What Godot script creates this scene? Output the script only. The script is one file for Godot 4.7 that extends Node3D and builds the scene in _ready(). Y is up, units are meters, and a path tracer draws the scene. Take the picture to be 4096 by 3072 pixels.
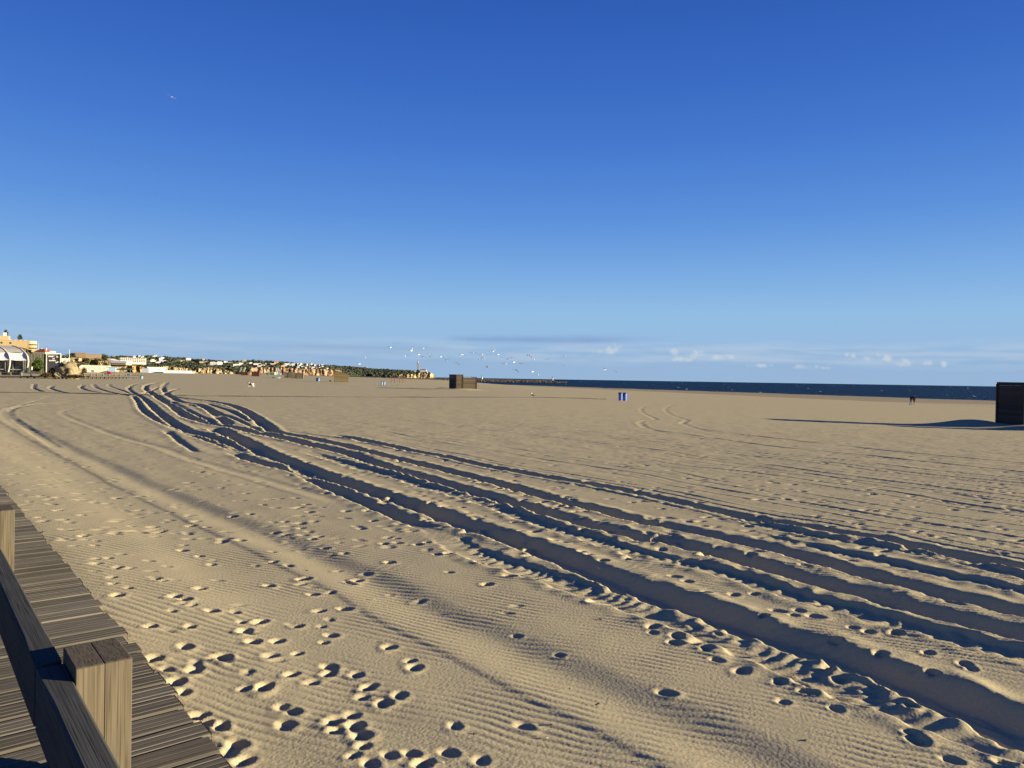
extends Node3D
# A wide sandy beach with wheel ruts beside a weathered boardwalk, low evening sun from the right.
# x runs right, y up, -z away from the boardwalk; metres.

var M := {}
var used := {}
var nz := FastNoiseLite.new()
var nz2 := FastNoiseLite.new()
var rng := RandomNumberGenerator.new()

# ------------------------------------------------------------------ mesh building
class MB:
	var v := PackedVector3Array()
	var n := PackedVector3Array()
	var c := PackedColorArray()
	var i := PackedInt32Array()
	func quad(a: Vector3, b: Vector3, cc: Vector3, d: Vector3, col: Color) -> void:
		var m := (b - a).cross(cc - a)
		if m.length_squared() < 1e-14:
			m = (cc - a).cross(d - a)
		m = m.normalized()
		var s := v.size()
		v.append_array([a, b, cc, d]); n.append_array([m, m, m, m]); c.append_array([col, col, col, col])
		i.append_array([s, s + 2, s + 1, s, s + 3, s + 2])
	func tri(a: Vector3, b: Vector3, cc: Vector3, col: Color) -> void:
		var m := (b - a).cross(cc - a).normalized()
		var s := v.size()
		v.append_array([a, b, cc]); n.append_array([m, m, m]); c.append_array([col, col, col])
		i.append_array([s, s + 2, s + 1])
	func box(at: Vector3, size: Vector3, col: Color, bs := Basis()) -> void:
		var h := size * 0.5
		var p := []
		for k in 8:
			p.append(at + bs * Vector3(h.x if k & 1 else -h.x, h.y if k & 2 else -h.y, h.z if k & 4 else -h.z))
		quad(p[4], p[5], p[7], p[6], col); quad(p[1], p[0], p[2], p[3], col)
		quad(p[5], p[1], p[3], p[7], col); quad(p[0], p[4], p[6], p[2], col)
		quad(p[6], p[7], p[3], p[2], col); quad(p[0], p[1], p[5], p[4], col)
	func prism(poly: PackedVector2Array, depth: float, t: Transform3D, col: Color) -> void:
		# an outline in x, y drawn out along z by depth (centred)
		if Geometry2D.is_polygon_clockwise(poly):
			poly.reverse()
		var idx := Geometry2D.triangulate_polygon(poly)
		var h := depth * 0.5
		for k in range(0, idx.size(), 3):
			var a := poly[idx[k]]; var b := poly[idx[k + 1]]; var d := poly[idx[k + 2]]
			if (b - a).cross(d - a) < 0.0:
				var q := b; b = d; d = q
			tri(t * Vector3(a.x, a.y, h), t * Vector3(b.x, b.y, h), t * Vector3(d.x, d.y, h), col)
			tri(t * Vector3(a.x, a.y, -h), t * Vector3(d.x, d.y, -h), t * Vector3(b.x, b.y, -h), col)
		for k in poly.size():
			var a := poly[k]; var b := poly[(k + 1) % poly.size()]
			quad(t * Vector3(a.x, a.y, -h), t * Vector3(b.x, b.y, -h), t * Vector3(b.x, b.y, h), t * Vector3(a.x, a.y, h), col)
	func lathe(prof: PackedVector2Array, sides: int, at: Vector3, col: Color, cols := []) -> void:
		# profile of (radius, height) from bottom to top
		for k in prof.size() - 1:
			var cl: Color = cols[k] if k < cols.size() else col
			for s in sides:
				var a := TAU * s / sides; var b := TAU * (s + 1) / sides
				var p := prof[k]; var q := prof[k + 1]
				quad(at + Vector3(cos(a) * p.x, p.y, sin(a) * p.x), at + Vector3(cos(a) * q.x, q.y, sin(a) * q.x), at + Vector3(cos(b) * q.x, q.y, sin(b) * q.x), at + Vector3(cos(b) * p.x, p.y, sin(b) * p.x), cl)
	func tube(pts: PackedVector3Array, rad: PackedFloat32Array, sides: int, col: Color) -> void:
		var first := v.size()
		for k in pts.size():
			var t := (pts[mini(k + 1, pts.size() - 1)] - pts[maxi(k - 1, 0)]).normalized()
			var s := t.cross(Vector3.UP if absf(t.y) < 0.9 else Vector3.RIGHT).normalized()
			var u := s.cross(t)
			for j in sides:
				var a := TAU * j / sides
				var d := s * cos(a) + u * sin(a)
				v.append(pts[k] + d * rad[k]); n.append(d); c.append(col)
		for k in pts.size() - 1:
			for j in sides:
				var a := first + k * sides + j; var b := first + k * sides + (j + 1) % sides
				i.append_array([a, b, a + sides, b, b + sides, a + sides])
	func done() -> ArrayMesh:
		var m := ArrayMesh.new()
		var a := []
		a.resize(Mesh.ARRAY_MAX)
		a[Mesh.ARRAY_VERTEX] = v; a[Mesh.ARRAY_NORMAL] = n; a[Mesh.ARRAY_COLOR] = c; a[Mesh.ARRAY_INDEX] = i
		m.add_surface_from_arrays(Mesh.PRIMITIVE_TRIANGLES, a)
		return m

func smooth_mesh(v: PackedVector3Array, c: PackedColorArray, i: PackedInt32Array) -> ArrayMesh:
	var n := PackedVector3Array()
	n.resize(v.size())
	for k in range(0, i.size(), 3):
		var m := (v[i[k + 2]] - v[i[k]]).cross(v[i[k + 1]] - v[i[k]])
		n[i[k]] += m; n[i[k + 1]] += m; n[i[k + 2]] += m
	for k in n.size():
		n[k] = n[k].normalized()
	var a := []
	a.resize(Mesh.ARRAY_MAX)
	a[Mesh.ARRAY_VERTEX] = v; a[Mesh.ARRAY_NORMAL] = n; a[Mesh.ARRAY_COLOR] = c; a[Mesh.ARRAY_INDEX] = i
	var m2 := ArrayMesh.new()
	m2.add_surface_from_arrays(Mesh.PRIMITIVE_TRIANGLES, a)
	return m2

func sheet(rows: int, cols: int, where: Callable, tint: Callable) -> ArrayMesh:
	# a smooth grid; where(r, c) gives a point, tint(r, c, point) a colour; rows go away, columns right
	var v := PackedVector3Array(); var c := PackedColorArray(); var i := PackedInt32Array()
	for r in rows:
		for k in cols:
			var p: Vector3 = where.call(r, k)
			v.append(p); c.append(tint.call(r, k, p))
	for r in rows - 1:
		for k in cols - 1:
			var a := r * cols + k
			i.append_array([a, a + cols, a + 1, a + 1, a + cols, a + cols + 1])
	return smooth_mesh(v, c, i)

func lump(radii: Vector3, rough: float, seed_at: float, col: Color, col2: Color, rings := 12, sides := 18, freq := 1.3) -> ArrayMesh:
	# an uneven boulder or clump resting on y = 0
	var v := PackedVector3Array(); var c := PackedColorArray(); var i := PackedInt32Array()
	for r in rings + 1:
		var th := PI * r / rings
		for s in sides:
			var ph := TAU * s / sides
			var d := Vector3(sin(th) * cos(ph), cos(th), sin(th) * sin(ph))
			var q := d * freq * 8.0
			var k := 1.0 + rough * nz.get_noise_3d(q.x + seed_at, q.y, q.z) + rough * 0.6 * nz.get_noise_3d(q.x * 2.7, q.y * 2.7 + seed_at, q.z * 2.7)
			v.append(Vector3(d.x * radii.x, d.y * radii.y + radii.y * 0.6, d.z * radii.z) * k)
			c.append(col.lerp(col2, clampf(0.5 + 1.1 * nz.get_noise_3d(q.x * 1.9, q.y * 1.9, q.z * 1.9 + seed_at), 0, 1)))
	for r in rings:
		for s in sides:
			var a := r * sides + s; var b := r * sides + (s + 1) % sides
			i.append_array([a, b, a + sides, b, b + sides, a + sides])
	return smooth_mesh(v, c, i)

func leaves(radii: Vector3, count: int, leaf: float, cols: Array, hollow := 0.45) -> ArrayMesh:
	# leaf-sized faces spread through a crown standing on y = 0
	var b := MB.new()
	for k in count:
		var d := Vector3(rng.randfn(), rng.randfn(), rng.randfn()).normalized()
		var r := pow(rng.randf_range(hollow, 1.0), 0.5) * (1.0 + 0.35 * nz.get_noise_3d(d.x * 14.0, d.y * 14.0, d.z * 14.0))
		var p := Vector3(d.x * radii.x, radii.y + d.y * radii.y, d.z * radii.z) * Vector3(r, 1, r)
		p.y = radii.y + d.y * radii.y * r
		var u := Vector3(rng.randfn(), rng.randfn(), rng.randfn()).normalized() * leaf
		var w := u.cross(Vector3(rng.randfn(), rng.randfn(), rng.randfn())).normalized() * leaf * 0.6
		b.quad(p - u, p - w, p + u, p + w, cols[rng.randi() % cols.size()])
	return b.done()

func body(bones: Array, cell: float, k: float) -> ArrayMesh:
	# one continuous skin round tapered bones [from, to, radius, radius, colour], meshed as surface nets
	var lo := Vector3.ONE * 1e9; var hi := -lo
	for b in bones:
		var r: float = maxf(b[2], b[3]) + k + cell * 2.0
		for e in 2:
			lo = lo.min(b[e] - Vector3.ONE * r); hi = hi.max(b[e] + Vector3.ONE * r)
	var nx := int((hi.x - lo.x) / cell) + 2; var ny := int((hi.y - lo.y) / cell) + 2; var nn := int((hi.z - lo.z) / cell) + 2
	var f := PackedFloat32Array(); f.resize(nx * ny * nn); f.fill(1.0)
	var near := PackedFloat32Array(); near.resize(nx * ny * nn); near.fill(1.0)
	var cl := PackedColorArray(); cl.resize(nx * ny * nn)
	for b in bones:
		var a: Vector3 = b[0]; var e: Vector3 = b[1]
		var ra: float = b[2]; var rb: float = b[3]
		var r := maxf(ra, rb) + k + cell * 2.0
		var p0 := ((a.min(e) - Vector3.ONE * r - lo) / cell).max(Vector3.ZERO); var p1 := (a.max(e) + Vector3.ONE * r - lo) / cell
		var ab := e - a; var l2 := maxf(ab.length_squared(), 1e-9)
		for z in range(int(p0.z), mini(int(p1.z) + 1, nn)):
			for y in range(int(p0.y), mini(int(p1.y) + 1, ny)):
				for x in range(int(p0.x), mini(int(p1.x) + 1, nx)):
					var p := lo + Vector3(x, y, z) * cell
					var t := clampf((p - a).dot(ab) / l2, 0.0, 1.0)
					var d := (p - a - ab * t).length() - lerpf(ra, rb, t)
					var q := x + nx * (y + ny * z)
					var h := clampf(0.5 + 0.5 * (f[q] - d) / k, 0.0, 1.0)
					f[q] = lerpf(f[q], d, h) - k * h * (1.0 - h)
					if d < near[q]:
						near[q] = d; cl[q] = b[4]
	var ids := {}
	var v := PackedVector3Array(); var c := PackedColorArray(); var i := PackedInt32Array()
	var offs := [0, 1, nx, nx + 1, nx * ny, nx * ny + 1, nx * ny + nx, nx * ny + nx + 1]
	for z in nn - 1:
		for y in ny - 1:
			for x in nx - 1:
				var q := x + nx * (y + ny * z)
				var inside := 0
				for o in offs:
					if f[q + o] < 0.0: inside += 1
				if inside == 0 or inside == 8: continue
				var sum := Vector3.ZERO; var cnt := 0
				for e in [[0, 1], [0, 2], [0, 4], [1, 3], [1, 5], [2, 3], [2, 6], [3, 7], [4, 5], [4, 6], [5, 7], [6, 7]]:
					var fa := f[q + offs[e[0]]]; var fb := f[q + offs[e[1]]]
					if (fa < 0.0) != (fb < 0.0):
						var t := fa / (fa - fb)
						var pa := Vector3(e[0] & 1, (e[0] >> 1) & 1, e[0] >> 2); var pb := Vector3(e[1] & 1, (e[1] >> 1) & 1, e[1] >> 2)
						sum += pa.lerp(pb, t); cnt += 1
				ids[q] = v.size()
				v.append(lo + (Vector3(x, y, z) + sum / cnt) * cell); c.append(cl[q])
	var steps := [1, nx, nx * ny]
	for q in ids:
		for ax in 3:
			var s: int = steps[ax]; var s1: int = steps[(ax + 1) % 3]; var s2: int = steps[(ax + 2) % 3]
			if q + s >= f.size() or (f[q] < 0.0) == (f[q + s] < 0.0): continue
			if not (ids.has(q - s1) and ids.has(q - s2) and ids.has(q - s1 - s2)): continue
			var a: int = ids[q]; var b: int = ids[q - s1]; var d: int = ids[q - s1 - s2]; var e: int = ids[q - s2]
			if f[q] < 0.0:
				i.append_array([a, d, b, a, e, d])
			else:
				i.append_array([a, b, d, a, d, e])
	return smooth_mesh(v, c, i)

# ------------------------------------------------------------------ naming
func numbered(called: String) -> String:
	if not used.has(called):
		used[called] = 0
		return called
	used[called] += 1
	return "%s_%03d" % [called, used[called]]

func tag(o: Node, label: String, category: String, group := "", kind := "") -> Node:
	o.set_meta("label", label); o.set_meta("category", category)
	if group: o.set_meta("group", group)
	if kind: o.set_meta("kind", kind)
	return o

func thing(called: String, label: String, category: String, at := Vector3.ZERO, turn := 0.0, group := "") -> Node3D:
	var o := Node3D.new()
	o.name = numbered(called); add_child(o)
	o.position = at; o.rotation.y = turn
	tag(o, label, category, group)
	return o

func part(called: String, mesh: Mesh, mat: Material, parent: Node, at := Vector3.ZERO, turn := 0.0) -> MeshInstance3D:
	var o := MeshInstance3D.new()
	o.mesh = mesh; o.name = called if parent != self else numbered(called)
	o.material_override = mat
	parent.add_child(o, true)
	o.position = at; o.rotation.y = turn
	return o

func setting(called: String, mesh: Mesh, mat: Material, label: String, category: String) -> MeshInstance3D:
	var o := part(called, mesh, mat, self)
	tag(o, label, category, "", "structure")
	return o

func boxed(called: String, at: Vector3, size: Vector3, col: Color, mat: Material, parent: Node, turn := 0.0) -> MeshInstance3D:
	var b := MB.new()
	b.box(Vector3.ZERO, size, col)
	return part(called, b.done(), mat, parent, at, turn)

# ------------------------------------------------------------------ materials
func noise_image(w: int, h: int, freq: float, seed_at: int, octaves := 4) -> Image:
	var f := FastNoiseLite.new()
	f.seed = seed_at; f.frequency = freq; f.fractal_octaves = octaves; f.noise_type = FastNoiseLite.TYPE_SIMPLEX_SMOOTH
	return f.get_seamless_image(w, h)

func ramped(im: Image, a: Color, b: Color) -> ImageTexture:
	im.convert(Image.FORMAT_RGB8)
	var out := Image.create(im.get_width(), im.get_height(), false, Image.FORMAT_RGB8)
	for y in im.get_height():
		for x in im.get_width():
			out.set_pixel(x, y, a.lerp(b, im.get_pixel(x, y).r))
	return ImageTexture.create_from_image(out)

func srgb(r: float, g: float, b: float) -> Color:
	return Color(r, g, b).linear_to_srgb()

func painted(rough := 0.8, tex: Texture2D = null, scale := 1.0, height: Texture2D = null, relief := 0.0, spec := 0.3) -> StandardMaterial3D:
	# colour comes with the vertices; the texture only breaks it up
	var m := StandardMaterial3D.new()
	m.vertex_color_use_as_albedo = true
	m.roughness = rough; m.metallic_specular = spec
	if tex or height:
		m.uv1_triplanar = true; m.uv1_world_triplanar = true; m.uv1_scale = Vector3.ONE * scale
	if tex: m.albedo_texture = tex
	if height:
		m.heightmap_enabled = true; m.heightmap_texture = height; m.heightmap_scale = relief
	return m

var grain_tex: ImageTexture
var grain_high: ImageTexture
var grain_tex_up: ImageTexture
var grain_high_up: ImageTexture

func wood(tint: Color, along: int, off: float, relief := 0.25) -> StandardMaterial3D:
	# long grain along the local x (0) or y (1) axis
	var m := StandardMaterial3D.new()
	m.albedo_texture = grain_tex if along == 0 else grain_tex_up; m.albedo_color = tint.linear_to_srgb()
	m.roughness = 0.9; m.metallic_specular = 0.2
	m.uv1_triplanar = true
	m.uv1_scale = Vector3(0.45, 3.6, 3.6) if along == 0 else Vector3(3.6, 0.45, 3.6)
	m.uv1_offset = Vector3(off, off * 1.7, off * 0.6)
	m.heightmap_enabled = true; m.heightmap_texture = grain_high if along == 0 else grain_high_up; m.heightmap_scale = relief
	return m

func make_materials() -> void:
	var g1 := noise_image(512, 512, 0.012, 7, 4)
	M.plain = painted(0.85)
	M.break_up = ramped(noise_image(256, 256, 0.03, 3, 5), Color(0.72, 0.72, 0.72), Color(1, 1, 1))
	M.plaster = painted(0.9, M.break_up, 0.25)
	M.rock = painted(0.95, M.break_up, 0.6)
	M.board = painted(0.9, M.break_up, 1.4)
	M.shiny = painted(0.4, null, 1.0, null, 0.0, 0.5)
	M.leaf = painted(0.75)
	M.leaf.backlight = Color(0.25, 0.3, 0.12)
	# wood grain: noise drawn out along the board, with darker cracks
	var fine := noise_image(64, 512, 0.06, 11, 4)
	fine.resize(512, 512, Image.INTERPOLATE_CUBIC)
	var wide := noise_image(128, 512, 0.02, 19, 3)
	wide.resize(512, 512, Image.INTERPOLATE_CUBIC)
	var col := Image.create(512, 512, false, Image.FORMAT_RGB8)
	var high := Image.create(512, 512, false, Image.FORMAT_RGB8)
	for y in 512:
		for x in 512:
			var a := fine.get_pixel(x, y).r; var b := wide.get_pixel(x, y).r; var p := g1.get_pixel(x, y).r
			var crack := 1.0 - smoothstep(0.18, 0.28, a)
			var t := clampf(0.5 + 0.9 * (a - 0.5) + 0.7 * (b - 0.5) + 0.4 * (p - 0.5), 0.0, 1.0)
			var cc := Color(0.80, 0.79, 0.76).lerp(Color(1.0, 0.995, 0.98), t)
			cc = cc.lerp(Color(0.42, 0.40, 0.37), crack * 0.3)
			col.set_pixel(x, y, cc)
			var hgt := clampf(0.3 + 0.7 * a - crack * 0.5, 0.0, 1.0)
			high.set_pixel(x, y, Color(hgt, hgt, hgt))
	grain_tex = ImageTexture.create_from_image(col)
	grain_high = ImageTexture.create_from_image(high)
	col.rotate_90(CLOCKWISE); high.rotate_90(CLOCKWISE)
	grain_tex_up = ImageTexture.create_from_image(col)
	grain_high_up = ImageTexture.create_from_image(high)
	# sand: fine grain relief and slight differences of colour
	var s1 := noise_image(1024, 1024, 0.09, 21, 4)
	M.sand = StandardMaterial3D.new()
	M.sand.vertex_color_use_as_albedo = true
	M.sand.roughness = 1.0; M.sand.metallic_specular = 0.1
	M.sand.uv1_triplanar = true; M.sand.uv1_world_triplanar = true; M.sand.uv1_scale = Vector3.ONE * 0.4
	M.sand.albedo_texture = ramped(noise_image(1024, 1024, 0.16, 33, 4), Color(0.84, 0.83, 0.82), Color(1, 1, 1))
	M.sand.heightmap_enabled = true; M.sand.heightmap_texture = ImageTexture.create_from_image(s1); M.sand.heightmap_scale = 0.18
	# sea: choppy water
	M.sea = StandardMaterial3D.new()
	M.sea.vertex_color_use_as_albedo = true
	M.sea.roughness = 0.55; M.sea.metallic_specular = 0.12
	M.sea.uv1_triplanar = true; M.sea.uv1_world_triplanar = true; M.sea.uv1_scale = Vector3(0.02, 0.02, 0.02)
	var wav := noise_image(512, 512, 0.03, 41, 4)
	M.sea.heightmap_enabled = true; M.sea.heightmap_texture = ImageTexture.create_from_image(wav); M.sea.heightmap_scale = 260.0
	M.sea.albedo_texture = ramped(noise_image(512, 512, 0.02, 43, 4), Color(0.75, 0.8, 0.85), Color(1, 1, 1))
	M.glass = StandardMaterial3D.new()
	M.glass.albedo_color = Color(0.10, 0.12, 0.14); M.glass.roughness = 0.12; M.glass.metallic_specular = 0.6

# ------------------------------------------------------------------ the lie of the land
func base_y(x: float, d: float) -> float:
	var sp := 0.5 * (x + sqrt(x * x + 16.0))
	var w := 1.0 - smoothstep(-40.0, 10.0, x)
	var dd := maxf(d, 0.0)
	var y := -0.02 * (-0.4 + 1.4 * smoothstep(6.0, 45.0, dd)) * sp + 0.003 * (sp - x) - 0.003 * dd * (1.0 - w) + w * (-0.002 * minf(dd, 110.0) + 0.003 * maxf(0.0, dd - 110.0))
	if y > 1.2:
		y = 1.2 + 0.35 * (1.0 - exp(-(y - 1.2) / 0.35))
	var s := -0.889 * (x - 157.0) - 0.457 * (d - 240.0)
	if s < 140.0:
		var t := smoothstep(0.0, 140.0, s)
		y = maxf(y, -2.2) * t - 3.0 * (1.0 - t) if s > 0.0 else -3.0 + s * 0.03
	return maxf(y, -6.0)

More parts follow.
